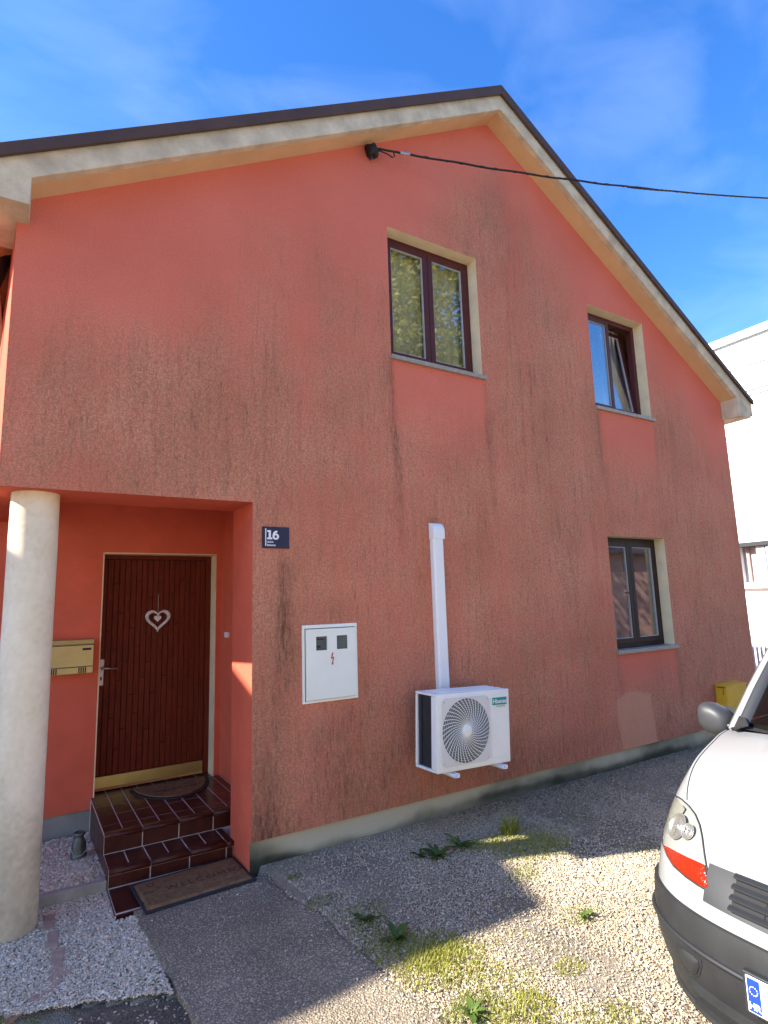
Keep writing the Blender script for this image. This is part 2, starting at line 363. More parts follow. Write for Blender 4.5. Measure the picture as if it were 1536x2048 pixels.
def leaf_mat(name, c1, c2, trans=.3):
    m = bpy.data.materials.new(name); m.use_nodes = True; t = m.node_tree; L = t.links; p = t.nodes['Principled BSDF']; p.inputs['Roughness'].default_value = .6
    at = N(t, 'ShaderNodeAttribute', attribute_name='tone'); mx = N(t, 'ShaderNodeMixRGB'); mx.inputs[1].default_value = (*c1, 1); mx.inputs[2].default_value = (*c2, 1); L.new(at.outputs['Fac'], mx.inputs[0]); L.new(mx.outputs[0], p.inputs['Base Color'])
    tr = N(t, 'ShaderNodeBsdfTranslucent'); L.new(mx.outputs[0], tr.inputs[0]); ms = N(t, 'ShaderNodeMixShader'); ms.inputs[0].default_value = trans
    o = t.nodes['Material Output']; L.new(p.outputs[0], ms.inputs[1]); L.new(tr.outputs[0], ms.inputs[2]); L.new(ms.outputs[0], o.inputs[0])
    return m
GRASSM = leaf_mat('weedy_grass', (.13,.19,.028), (.42,.40,.055))
WEEDM = leaf_mat('weed_leaf', (.05,.11,.02), (.14,.22,.035))
LEAFM = leaf_mat('tree_leaf', (.07,.10,.015), (.30,.27,.04), .45)
def set_tone(o, vals):
    a = o.data.attributes.new('tone', 'FLOAT', 'POINT'); a.data.foreach_set('value', np.ascontiguousarray(vals, np.float32))

# ------------------------------------------------------------------ layout numbers (metres; facade plane y = 0)
XL, XR, AX, AZT = -.159, 7.928, 3.91, 6.566
SL, SR = .589, .611
def zrake(x): return np.where(np.asarray(x) < AX, AZT-SL*(AX-np.asarray(x)), AZT-SR*(np.asarray(x)-AX))
LT, PX, PT = 2.34, 1.376, .055              # porch lintel, porch right edge, plinth top
WIN = [(2.608,3.645,3.704,4.939), (5.285,6.296,3.663,4.885), (5.280,6.294,1.021,2.234)]
METER = (1.748,2.200,.895,1.450)
YB = 1.60                                    # porch back wall
def gz(x, y):
    return -.10+.025*np.clip(y, -6, 0)

# ================================================================== SETTING
# ground sheet
def ground():
    xs = np.unique(np.concatenate([np.linspace(-80,-1.2,14), np.arange(-1.2,6.5,.05), np.linspace(6.5,90,18)]))
    ys = np.unique(np.concatenate([np.linspace(-90,-5,16), np.arange(-5,2.2,.05), np.linspace(2.2,90,18)]))
    X, Y = np.meshgrid(xs, ys, indexing='ij')
    Z = gz(X, Y)-.012
    left = (X < np.where(Y < 0, .69-.075*Y, .60)) & (Y > -1.6) & (Y < 2)
    Z = np.where(left, -.182, Z)
    Z = np.where((X > .55) & (X < 1.42) & (Y > -.06) & (Y < 1.8), -.24, Z)
    soil = left & (Y < -.80+.45*(.54-X)) & (X > -.6)
    Z = np.where(soil, -.225+.012*fbm(X*14, Y*14, 3, 5), Z)
    pl = (X > -.2) & (X < .6) & (Y > .42) & (Y < 2)
    Z = np.where(pl, -.125-.06*np.clip((Y-.42)/1.1, 0, 1), Z)
    Z = np.where((X > .69-.075*Y) & (X < 1.50-.09*Y-.05) & (Y < .02) & (Y > -4.5), -.24, Z)
    Z = Z+.008*(fbm(X*3, Y*3, 3, 9)-.5)
    nx, ny = X.shape; V = np.stack([X, Y, Z], -1).reshape(-1, 3)
    i, j = np.meshgrid(np.arange(nx-1), np.arange(ny-1), indexing='ij'); a = (i*ny+j).ravel()
    F = np.stack([a, a+ny, a+ny+1, a+1], 1)
    o = np_mesh('ground', V, F, GROUNDM, smooth=True); tag(o, kind='structure')
ground()

# concrete pad in front of the steps
PADL = lambda y: .66-.085*y if y > -1.3 else .66+.11
def pad():
    m = MB(); ys = np.linspace(-.02, -4.6, 93); n = 24
    top = []
    for k, y in enumerate(ys):
        xl = .655-.075*y if y > -1.4 else .76
        xr = 1.50-.09*y
        xl += .012*(vnoise(y*9, 3, 4)-.5)+.006*(vnoise(y*40, 3, 5)-.5); xr += .06*(vnoise(y*7, 8, 6)-.5)
        for i in range(n+1):
            x = xl+(xr-xl)*i/n; top.append((x, y, -.150+.028*i/n*min(1, max(0, (-y-.15)/.5))+.016*y+.006*(vnoise(x*6, y*6, 3)-.5)-(.02 if i == n else 0)))
    m.v = [tuple(map(float, p)) for p in top]
    m.f = [(a*(n+1)+i, a*(n+1)+i+1, (a+1)*(n+1)+i+1, (a+1)*(n+1)+i) for a in range(len(ys)-1) for i in range(n)]
    nb = len(m.v); m.v += [(p[0], p[1], -.3) for p in m.v[::n+1]]
    m.f += [(a*(n+1), (a+1)*(n+1), nb+a+1, nb+a) for a in range(len(ys)-1)]
    o = m.build('concrete_path', PADM, smooth=True, auto=45, fix=True); tag(o, kind='structure')
pad()
# damp soil strip at the foot of the pad
m = MB()
def fsoil(a, b):
    x = .30+.50*a; y = -.80-.9*b+.18*(1-a)*(1-b); return (x, y, -.205+.02*float(fbm(x*16, y*16, 3, 2))-.02*b)
m.grid(fsoil, 24, 40); tag(m.build('soil_strip', SOIL, smooth=True), kind='structure')

# stones
def stones(name, P, size, mat, tone, flat=.75):
    n = len(P); base = np.array([(1,0,0),(-.5,.87,0),(-.5,-.87,0),(.25,.4,.8),(-.5,0,.7),(.2,-.4,.9)], float)
    F0 = np.array([(0,1,3),(1,4,3),(1,2,4),(2,5,4),(2,0,5),(0,3,5),(3,4,5)])
    V = base[None]*(1+RNG.uniform(-.3,.3,(n,6,1)))*size[:,None,None]
    V = V+RNG.normal(0,.22,(n,6,3))*size[:,None,None]
    V[:,:,2] *= flat; V[:,:,0] *= RNG.uniform(.75,1.35,(n,1))
    an = RNG.uniform(0,6.283,n); ca, sa = np.cos(an)[:,None], np.sin(an)[:,None]
    x = V[:,:,0]*ca-V[:,:,1]*sa; y = V[:,:,0]*sa+V[:,:,1]*ca
    tl = RNG.normal(0,.35,n)[:,None]; z = V[:,:,2]*np.cos(tl)+x*np.sin(tl)
    V = np.stack([x, y, z], -1)+P[:,None,:]
    F = (F0[None]+(np.arange(n)*6)[:,None,None]).reshape(-1,3)
    o = np_mesh(name, V.reshape(-1,3), F, mat); set_tone(o, np.repeat(tone, 6)); return o
def scatter(n, x0, x1, y0, y1): return RNG.uniform(x0,x1,n), RNG.uniform(y0,y1,n)
# right yard
x, y = scatter(330000, 1.42, 6.6, -3.3, .01)
edge = 1.46-.09*y+.09*(fbm(y*5, x*0, 3, 12)-.5)
dens = np.where(x > 4.6, .28, np.where(x > 3.6, .6, 1.0))*np.where(y < -2.6, .3, 1)
bare = sstep(.54,.68,fbm(x*2.1+7, y*2.1, 4, 31))*.7
k = (x > edge) & (RNG.random(len(x)) < dens*(1-bare)); x = x[k]; y = y[k]
sz = RNG.gamma(3, .00085, len(x))+.0016+.0030*sstep(2.4,4.5,x)
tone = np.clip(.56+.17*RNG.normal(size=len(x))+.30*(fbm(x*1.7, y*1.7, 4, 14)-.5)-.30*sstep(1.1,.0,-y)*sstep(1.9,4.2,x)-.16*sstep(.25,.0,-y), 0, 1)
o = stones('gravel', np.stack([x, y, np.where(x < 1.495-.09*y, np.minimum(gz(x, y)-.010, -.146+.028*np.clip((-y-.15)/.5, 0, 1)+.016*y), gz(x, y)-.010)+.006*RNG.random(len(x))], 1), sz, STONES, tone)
tag(o, 'pale crushed limestone gravel covering the yard beside the car', 'gravel', kind='stuff')
# left bed
x, y = scatter(60000, -.75, .70, -1.25, .40)
k = (y > -.80+.42*(.54-x)+.05*(fbm(x*8, y*8, 2, 3)-.5)) & (x < .672-.075*y) & ~((x-.038)**2+(y-.225)**2 < .138**2)
k &= ~((x > .565) & (y > -.02)); x = x[k]; y = y[k]
sz = RNG.gamma(6, .00072, len(x))+.0020; tone = np.clip(.6+.2*RNG.normal(size=len(x))+.2*(fbm(x*4, y*4, 3, 4)-.5), 0, 1)
o = stones('gravel', np.stack([x, y, -.180+.010*RNG.random(len(x))], 1), sz, STONES2, tone)
tag(o, 'grey limestone chippings between the column and the concrete path', 'gravel', kind='stuff')
# planter bed
x, y = scatter(14000, -.15, .562, .45, 1.58); z = -.120-.06*np.clip((y-.42)/1.1, 0, 1)+.008*RNG.random(len(x))
o = stones('gravel', np.stack([x, y, z], 1), RNG.gamma(6, .0010, len(x))+.0025, STONES2, np.clip(.50+.2*RNG.normal(size=len(x)), 0, 1))
tag(o, 'grey chippings in the bed beside the tiled steps', 'gravel', kind='stuff')
# loose chips on soil, pad and mat
x, y = scatter(700, .3, .78, -1.6, -.78)
o = stones('gravel', np.stack([x, y, np.full(len(x), -.198)-.015*np.clip(-y-.8, 0, 1)], 1), RNG.gamma(3, .0013, len(x))+.002, STONES2, RNG.random(len(x))*.6)
tag(o, 'loose chips scattered on the damp soil beside the path', 'gravel', kind='stuff')
x, y = scatter(5200, .72, 1.66, -2.4, -.05); wgt = np.exp(-((x-1.56)/.10)**2)+.8*np.exp(-((y+.14)/.06)**2)*(x > 1.1)+.22*fbm(x*5, y*5, 3, 8)
k = RNG.random(len(x)) < wgt; x = x[k]; y = y[k]
o = stones('gravel', np.stack([x, y, -.148+.028*(x-.7)/.85*np.clip((-y-.15)/.5, 0, 1)+.016*y], 1), RNG.gamma(4, .0007, len(x))+.0014, STONES, np.clip(.6+.25*RNG.normal(size=len(x)), 0, 1))
tag(o, 'stray pale chips lying on the concrete path', 'gravel', kind='stuff')

# ================================================================== HOUSE
house = empty('house', (3.9, 0, -.1), 'salmon red gabled house with grime streaked render and columned porch', 'house')
ZB = -.25
def facade():
    dz = .028
    xs = np.unique(np.round(np.concatenate([np.arange(XL, XR, dz), [XL, XR, PX]+[a for w_ in WIN for a in w_[:2]]+list(METER[:2])]), 4))
    zs = np.unique(np.round(np.concatenate([np.arange(PT, AZT+.05, dz), [PT, LT]+[a for w_ in WIN for a in w_[2:]]+list(METER[2:])]), 4))
    def thin(a, keep):
        o = [a[0]]
        for q in a[1:]:
            if q-o[-1] < .006:
                if any(abs(q-k_) < 1e-3 for k_ in keep): o[-1] = q
            else: o.append(q)
        return np.array(o)
    xs = thin(xs, [XL, XR, PX]+[a for w_ in WIN for a in w_[:2]]+list(METER[:2])); zs = thin(zs, [PT, LT]+[a for w_ in WIN for a in w_[2:]]+list(METER[2:]))
    X, Z = np.meshgrid(xs, zs, indexing='ij'); nx, nz = X.shape
    i, j = np.meshgrid(np.arange(nx-1), np.arange(nz-1), indexing='ij'); i = i.ravel(); j = j.ravel()
    cx = (xs[i]+xs[i+1])/2; cz = (zs[j]+zs[j+1])/2
    keep = cz < zrake(cx)+.05
    keep &= ~((cx < PX) & (cz < LT))
    for a, b, c, d in WIN+[METER]: keep &= ~((cx > a) & (cx < b) & (cz > c) & (cz < d))
    a = (i*nz+j)[keep]; F = np.stack([a, a+nz, a+nz+1, a+1], 1)
    x = X.ravel(); z = Z.ravel(); V = np.stack([x, np.zeros_like(x), z], 1)-np.array(house.location)
    o = np_mesh('wall', V, F, FACADE, house)
    # --- weathering
    zs_ = np.interp(x, [-.16,.5,1.2,1.8,2.3,2.7,3.4,3.9,4.3,4.8,5.3,6.3,7.2,7.93], [3.30,3.45,3.75,4.25,4.45,4.75,5.35,5.75,5.65,5.15,4.55,4.15,3.75,3.35])
    n1 = fbm(x*1.1, z*1.1, 5, 1)-.5; n2 = fbm(x*5, z*.55, 4, 2); n3 = fbm(x*13, z*.9, 4, 3); n4 = fbm(x*2.2+3, z*2.2, 5, 4)
    top = zs_+.9*n1+.45*(n2-.5)+.35*(n4-.5)
    st = sstep(.60, -.85, z-top)*(.70+.55*(n2-.5)+.5*(n4-.5))
    st = st+.10*sstep(3.2,2.2,z)
    # left side: band of heavier grime above the porch, cleaner strip in the first metre at mid height
    st = st+.35*np.exp(-((x-.75)/.75)**2)*sstep(2.3,2.6,z)*sstep(3.7,3.0,z)
    st = st+.25*np.exp(-((x-1.9)/.8)**2)*sstep(2.2,2.8,z)*sstep(4.4,3.6,z)*n4*1.5
    st = st+.22*np.exp(-((x-4.6)/.9)**2)*sstep(1.8,2.6,z)*sstep(5.2,4.0,z)
    st = st+.25*sstep(5.5,7.9,x)*sstep(2.6,1.0,z)
    # runs
    dk = np.clip(n3-.60, 0, 1)*1.2*sstep(.1,-.9,z-top)*sstep(.8,2.2,z)*(.4+1.1*n4)
    for (wx0, wx1, wz, L_, soft) in ((2.60,3.67,3.704,.95,.5),(5.33,6.31,3.663,.95,.5),(5.30,6.30,1.021,.62,.35)):
        ins = sstep(wx0-.035, wx0+.02, x)*sstep(wx1+.035, wx1-.02, x)
        fall = sstep(wz-L_, wz-L_+soft+.25, z+.25*(n2-.5))*(z < wz+.01)
        st = st*(1-.92*ins*fall); dk = dk*(1-.9*ins*fall)
        dk = dk*(1-ins*(z < wz)*.5)
    def drip(x0, zt, zb, wd, s, wob=.02):
        xx = x-x0-wob*(fbm(z*1.7+x0*9, z*0, 3, 21)-.5)*2
        return s*np.exp(-(xx/wd)**2)*sstep(zt+.01, zt-.06, z)*sstep(zb, zb+.55*(zt-zb), z)*(.65+.7*(fbm(x*30, z*2, 3, 22)-.1))
    for d_ in ((2.60,3.70,2.2,.030,.62),(2.64,3.1,1.5,.03,.45),(3.67,3.68,2.5,.03,.40),(3.71,3.4,2.0,.05,.22),(5.31,3.65,2.5,.05,.40),(6.33,3.62,2.6,.03,.25),
               (1.60,2.005,.9,.030,.42),(1.635,1.95,.6,.06,.35),(5.29,1.0,.2,.04,.3),(6.33,1.0,.1,.05,.38),(4.05,5.0,3.4,.016,.30),(4.28,4.0,2.6,.016,.42),(4.9,4.3,3.0,.02,.18),
               (.55,3.2,2.4,.016,.22),(.95,3.1,2.36,.016,.28),(1.18,3.0,2.2,.014,.25),(1.75,3.3,2.4,.014,.2),(3.5,2.3,1.0,.02,.2),(4.7,2.2,.8,.03,.2),(6.9,2.9,1.1,.02,.15)):
        dk = dk+drip(*d_)
    def blot(x0, z0, rx, rz, s): return s*np.exp(-((x-x0)/rx)**2-((z-z0)/rz)**2)*(.3+1.4*np.clip(n4, 0, 1))
    dk = dk+blot(1.98,.55,.22,.24,.62)+blot(2.35,.35,.40,.18,.34)+blot(1.50,.35,.10,.50,.55)+blot(1.62,1.2,.10,.7,.25)+blot(3.0,.55,.5,.3,.2)+blot(3.6,.25,.5,.2,.22)+blot(2.975,2.28,.05,.04,.75)
    dk = dk+.30*sstep(.42,.06,z+.3*(n1+(n2-.5)))*(.5+n4)+blot(2.43,5.62,.10,.10,.25)+blot(4.3,5.1,.35,.5,.18)+blot(3.9,5.6,.3,.35,.15)+blot(2.05,1.55,.14,.10,.2)+blot(6.8,.6,.7,.6,.2)
    st = st+.6*blot(2.6,.4,.9,.35,.6)+.5*blot(1.5,.9,.2,.8,.7)
    # repair patch low on the right
    px_ = (x-5.52); pt = sstep(.30,.27,np.abs(px_+.02+.10*(z-.3)))*sstep(.60+.02,.58,z+.9*np.clip(-px_-.05, 0, 1)**1.5+.2*px_)
    pt = pt*(.75)*(.85+.3*n4)
    dk = dk*(1-.7*pt); st = st*(1-.3*pt)
    C_ = np.ones((len(x), 4), np.float32); C_[:,0] = np.clip(st, 0, 1); C_[:,1] = np.clip(dk*.72, 0, .8); C_[:,2] = np.clip(pt*.85, 0, 1)
    at = o.data.color_attributes.new('stain', 'FLOAT_COLOR', 'POINT'); at.data.foreach_set('color', C_.ravel())
facade()
# hidden body walls (sides, back, floors), left side a little out of square
m = MB()
XLB = XL-.115
m.add([(XL,0,LT),(XLB,YB,LT),(XLB,YB,4.3),(XL,0,4.3)], [(0,1,2,3)])
m.build('side_wall', WALL_SMOOTH, house, fix=False)
m = MB(); m.box(XR-.25, XR-.002, .003, 9, ZB, 4.2); m.build('side_wall', WALL_SMOOTH, house)
m = MB(); m.prism([(XL,ZB),(XR,ZB),(XR,4.1),(AX,6.5),(XL,4.1)], 1, 9, 9.2); m.build('back_wall', WALL_SMOOTH, house)
m = MB(); m.box(-1.2, -.95, YB+.2, 9, ZB, 3.6); m.build('side_wall', WALL_SMOOTH, house)
# porch: beam, pier, back wall, inner wall, ceiling
m = MB(); m.box(XL+.002, PX, .003, .455, LT, LT+.3); m.build('porch_beam', WALL_SMOOTH, house)
m = MB(); m.add([(XL,.455,LT),(XL+.25,.455,LT),(XLB+.25,YB,LT),(XLB,YB,LT),(XL,.455,LT+.3),(XL+.25,.455,LT+.3),(XLB+.25,YB,LT+.3),(XLB,YB,LT+.3)], [(0,3,2,1),(4,5,6,7),(0,1,5,4),(1,2,6,5),(2,3,7,6),(3,0,4,7)]); m.build('porch_beam', WALL_SMOOTH, house)
m = MB(); m.box(PX, 1.62, .003, .455, PT+.001, LT+.3); m.box(PX+.0005, 1.619, .034, .4545, ZB, PT+.001); m.build('porch_pier', WALL_SMOOTH, house)
m = MB(); m.box(1.62, 1.75, .455, YB+.2, ZB, 2.7); m.build('porch_side_wall', WALL_SMOOTH, house)
DX0, DX1, DZ0, DZ1 = .582, 1.570, .085, 2.105
m = MB(); m.box(-1.2, DX0, YB, YB+.2, -.002, 3.6); m.box(DX1, 1.62, YB, YB+.2, -.002, 2.7); m.box(DX0, DX1, YB, YB+.2, DZ1, 2.7)
m.build('porch_back_wall', WALL_SMOOTH, house)
m = MB(); m.box(-1.2, DX0+.02, YB+.018, YB+.2, ZB, 0.0); m.build('plinth', PLINTH2, house)
m = MB(); m.box(XLB, 1.7, .46, YB+.2, 2.62, 2.72); m.build('porch_ceiling', WALL_SMOOTH, house)
m = MB(); m.box(DX1-.012, DX1-.001, YB-.004, YB+.19, DZ0, DZ1); m.box(DX0+.001, DX0+.010, YB-.004, YB+.19, DZ0, DZ1); m.box(DX0, DX1, YB-.004, YB+.19, DZ1-.012, DZ1-.001)
m.build('door_reveal', CREAM, house)
# floors / partitions keep the rooms dark
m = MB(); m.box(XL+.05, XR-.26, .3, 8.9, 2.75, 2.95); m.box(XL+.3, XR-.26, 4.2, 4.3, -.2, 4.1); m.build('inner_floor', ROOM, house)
# plinth
m = MB(); n = 80
def fpl(a, b):
    x_ = PX+(XR-PX)*a; return (x_, .030-.004*float(vnoise(x_*9, b*5, 3)) , ZB+(PT+.002-ZB)*b)
m.grid(fpl, 260, 14); m.add([(PX,.03,PT),(XR,.03,PT),(XR,0,PT+.002),(PX,0,PT+.002)], [(0,1,2,3)])
po = m.build('plinth', PLINTHM, house, smooth=True, auto=40)
co = np.empty(len(po.data.vertices)*3, np.float32); po.data.vertices.foreach_get('co', co); co = co.reshape(-1, 3)+np.array(house.location, np.float32)
hh = (co[:,2]+.10+.06*(fbm(co[:,0]*1.3, co[:,0]*0+2, 4, 6)-.5)*2)/.155
hh = hh+.5*(fbm(co[:,0]*4, co[:,2]*7, 4, 26)-.5)
tn = np.clip(.45+.6*sstep(-.05,.5,hh)+.25*(fbm(co[:,0]*9, co[:,2]*9, 4, 36)-.5)-.75*sstep(1.75,1.40,co[:,0]+.25*(hh-.5))-.45*sstep(.5,.8,fbm(co[:,0]*1.1, co[:,2]*3, 4, 16))-.35*sstep(3.2,6,co[:,0])*fbm(co[:,0]*2, co[:,2]*4, 3, 7), 0, 1)
set_tone(po, tn)
# column
m = MB(); zz_ = np.linspace(-.25, LT+.01, 260); m.lathe([(.141-.007*(z_+.25)/2.6+.0016*(float(vnoise(z_*6, 1, 4))-.5), float(z_)) for z_ in zz_], (.038,.225,0), 128); cl_ = m.build('column', COLUMNM, house, smooth=True, auto=60)
co = np.array([v.co for v in cl_.data.vertices])+np.array(house.location); an_ = np.arctan2(co[:,1]-.225, co[:,0]-.038)
tn = .80+.45*(fbm(an_*.9+9, co[:,2]*4.5, 5, 41)-.5)+.28*(fbm(an_*6+60, co[:,2]*42, 3, 42)-.5)-.40*sstep(.85,-.2,co[:,2]+.6*(fbm(an_*1.2+9, co[:,2]*5, 4, 43)-.5))
set_tone(cl_, np.clip(tn, 0, 1))

# roof
OV = .22
def roof():
    y0, y1 = -OV-.04, 9.4
    xe0, xe1 = -.50, 8.24
    def zr(x_): return float(zrake(x_))
    H = .155
    # slab (from soffit level up)
    m = MB()
    m.prism([(xe0, zr(xe0)+H+.03),(AX, AZT+H+.03),(xe1, zr(xe1)+H+.03),(xe1, zr(xe1)+H+.075),(AX, AZT+H+.085),(xe0, zr(xe0)+H+.075)], 1, y0+.02, y1)
    for k in range(46):     # standing seams of the sheet
        pass
    r = m.build('roof', ROOFM, house)
    m = MB(); m.prism([(xe0, zr(xe0)-.004),(AX, AZT-.004),(xe1, zr(xe1)-.004),(xe1, zr(xe1)+H+.03),(AX, AZT+H+.03),(xe0, zr(xe0)+H+.03)], 1, -OV+.06, 9.3)
    m.build('soffit', SOFFIT, r)
    m = MB(); m.prism([(xe0, zr(xe0)),(AX, AZT),(xe1, zr(xe1)),(xe1, zr(xe1)+H+.03),(AX, AZT+H+.03),(xe0, zr(xe0)+H+.03)], 1, -OV, -OV+.06)
    m.build('fascia', FASCIA, r, bevel=.004)
    for sgn in (0, 1):
        m = MB()
        if sgn == 0: pts = [(xe0, zr(xe0)+H),(AX, AZT+H),(AX, AZT+H+.105),(xe0, zr(xe0)+H+.085)]
        else: pts = [(xe1, zr(xe1)+H),(AX, AZT+H),(AX, AZT+H+.105),(xe1, zr(xe1)+H+.06)]
        m.prism(pts, 1, -OV-.035, -OV-.008)
        m.build('edge_trim', TRIM, r, bevel=.004)
    # boxed eave returns
    m = MB(); m.box(xe0, -.092, -OV+.002, .35, 4.028, zr(-.092)+.02); m.build('eave_return', FASCIA, r, bevel=.003)
    m = MB(); m.prism([(7.892,3.885),(8.165,3.885),(8.215,zr(8.215)+.02),(7.892,zr(7.892)+.02)], 1, -OV+.002, 9.2); m.build('eave_return', FASCIA, r, bevel=.003)
roof()
m = MB(); m.box(xe0 if False else -.50, XLB, .36, 9.2, 4.02, 4.2); m.build('eave_return', FASCIA, house)

# windows
def window(k, w_, fm, two=(.5,), tilt=None, curtain=None, rec=.125):
    x0, x1, z0, z1 = w_
    # cream reveal
    m = MB(); t = .012
    m.box(x0, x0+t*.2, .002, rec+.02, z0, z1)
    rv = MB(); rv.add([(x0,0,z1),(x1,0,z1),(x1,rec+.05,z1-.004),(x0,rec+.05,z1-.004)], [(0,1,2,3)]); rv.add([(x1,0,z0),(x1,0,z1),(x1-.004,rec+.05,z1),(x1-.004,rec+.05,z0)], [(0,1,2,3)]); rv.add([(x0,0,z0),(x0,0,z1),(x0+.004,rec+.05,z1),(x0+.004,rec+.05,z0)], [(0,1,2,3)])
    fw = .058
    fr = MB(); fx0, fx1, fz0, fz1 = x0+.003, x1-.003, z0+.012, z1-.003
    fr.box(fx0, fx0+fw, rec, rec+.07, fz0, fz1); fr.box(fx1-fw, fx1, rec, rec+.07, fz0, fz1); fr.box(fx0+fw, fx1-fw, rec+.001, rec+.069, fz1-fw, fz1); fr.box(fx0+fw, fx1-fw, rec+.001, rec+.069, fz0, fz0+fw)
    win = fr.build('window', fm, house, bevel=.004)
    rv.build('reveal', CREAM, win, fix=False)
    # sill with its small lip past the opening
    s = MB(); s.box(x0-.012, x1+.03, -.035, rec, z0-.028, z0+.010); s.build('sill', STONE, win, bevel=.003)
    # two sashes
    xm = (fx0+fx1)/2; sw = .055
    for q, (a, b) in enumerate(((fx0+fw-.012, xm-.002), (xm+.002, fx1-fw+.012))):
        c, d = fz0+fw-.012, fz1-fw+.012
        sb = MB(); ya, yb = rec-.014, rec+.05
        sb.box(a, a+sw, ya, yb, c, d); sb.box(b-sw, b, ya, yb, c, d); sb.box(a+sw, b-sw, ya+.001, yb-.001, c, c+sw); sb.box(a+sw, b-sw, ya+.001, yb-.001, d-sw, d)
        gk = MB(); g = .006; e0, e1, h0, h1 = a+sw, b-sw, c+sw, d-sw
        gk.box(e0, e0+g, ya+.008, ya+.03, h0, h1); gk.box(e1-g, e1, ya+.008, ya+.03, h0, h1); gk.box(e0+g, e1-g, ya+.008, ya+.03, h0, h0+g); gk.box(e0+g, e1-g, ya+.008, ya+.03, h1-g, h1)
        pn = MB(); pn.box(e0, e1, ya+.018, ya+.024, h0, h1)
        if tilt and q == 1:
            M_ = Matrix.Translation((0, rec+.05, c)) @ Matrix.Rotation(R(-tilt), 4, 'X') @ Matrix.Translation((0, -(rec+.05), -c))
            M_ = Matrix.Translation((0,.03,0)) @ M_
            for q_ in (sb, gk, pn): q_.xform(M_)
        so_ = sb.build('sash', fm, win, bevel=.004); gk.build('gasket', RUBBER, win); pn.build('pane', GLASS, win)
    if curtain: curtain(x0, x1, z0, z1, rec, win)
    return win
def cur_blind(x0, x1, z0, z1, rec, win):
    m = MB()
    def fb(a, b):
        x_ = x0+.03+(x1-x0-.06)*a; return (x_, rec+.085+.006*math.sin(x_*60), z0+.05+(z1-z0-.08)*b)
    m.grid(fb, 60, 2); m.build('blind', CURTAIN, win, smooth=True)
def cur_side(x0, x1, z0, z1, rec, win):
    m = MB()
    m.grid(lambda a, b: (x0+.55+.30*a, rec+.17+.02*math.sin(a*26), z0+.03+(z1-z0-.06)*b), 50, 2); m.build('curtain', LACE, win, smooth=True)
    m = MB(); m.box(x1-.20, x1-.02, rec+.20, rec+.9, z0, z1); m.build('inner_reveal', LACE, win)
def cur_net(x0, x1, z0, z1, rec, win):
    m = MB(); m.grid(lambda a, b: (x0+.06+.36*a, rec+.16+.012*math.sin(a*40), z0+.06+.30*b), 60, 3); m.build('cafe_curtain', LACE, win, smooth=True)
    m = MB(); m.box(x1-.30, x1-.22, rec+.16, rec+.7, z0, z1); m.build('curtain', LACE, win)
    m = MB(); m.tube([(x0+.43, rec-.02, 1.62),(x0+.43, rec+.02, 1.62),(x0+.43, rec+.02, 1.50)], .008); m.build('window_handle', FRAME2, win)
window(0, WIN[0], FRAME, curtain=cur_blind); window(1, WIN[1], FRAME, tilt=7, curtain=cur_side); window(2, WIN[2], FRAME2, curtain=cur_net)

# door
dy = YB+.15
m = MB(); m.box(DX0+.01, DX1-.012, dy+.02, dy+.08, DZ0, DZ1-.012)
door = m.build('door', GROOVE, house)
m = MB(); m.box(DX1-.060, DX1-.012, dy-.01, dy+.02, DZ0, DZ1-.012); m.box(DX0+.01, DX1-.06, dy-.009, dy+.02, DZ1-.050, DZ1-.012); m.build('door_frame', DOORW, door, bevel=.003)
pw = (DX1-.062-(DX0+.012))/19; rng = random.Random(3)
for k in range(19):
    x0 = DX0+.012+k*pw; z = DZ0+.12; cuts = []
    off = (0, .30, .12, .42)[k % 4]+rng.uniform(-.02,.02); zc = DZ0-.1+off
    while zc < DZ1-.1:
        if zc > z+.1: cuts.append(zc)
        zc += .58
    zz = [z]+cuts+[DZ1-.052]
    for a, b in zip(zz[:-1], zz[1:]):
        m = MB(); d_ = rng.uniform(-.0012,.0012); m.box(x0+.0022, x0+pw-.0022, dy+.001+d_, dy+.02, a+.0018, b-.0018); m.build('plank', DOORW, door, bevel=.0025, seg=1)
m = MB(); m.box(DX0+.014, DX1-.066, dy-.012, dy+.004, DZ0+.018, DZ0+.118); m.prism([(dy-.03, DZ0+.012),(dy-.012, DZ0+.030),(dy-.004, DZ0+.030),(dy-.004, DZ0+.012)], 0, DX0+.016, DX1-.068); m.build('kick_plate', BRASS, door, bevel=.002)
m = MB(); m.box(.600, .640, dy-.010, dy+.001, .958, 1.180); m.build('handle_plate', WHITEP, door, bevel=.006)
m = MB(); m.tube([(.620,dy-.008,1.105),(.620,dy-.05,1.105),(.635,dy-.058,1.105),(.745,dy-.055,1.095)], [.010,.010,.010,.008], 10); m.build('handle_lever', STEEL, door, smooth=True)
m = MB(); m.box(.614, .626, dy-.0125, dy-.009, 1.002, 1.032); m.build('keyhole', SLOT, door)

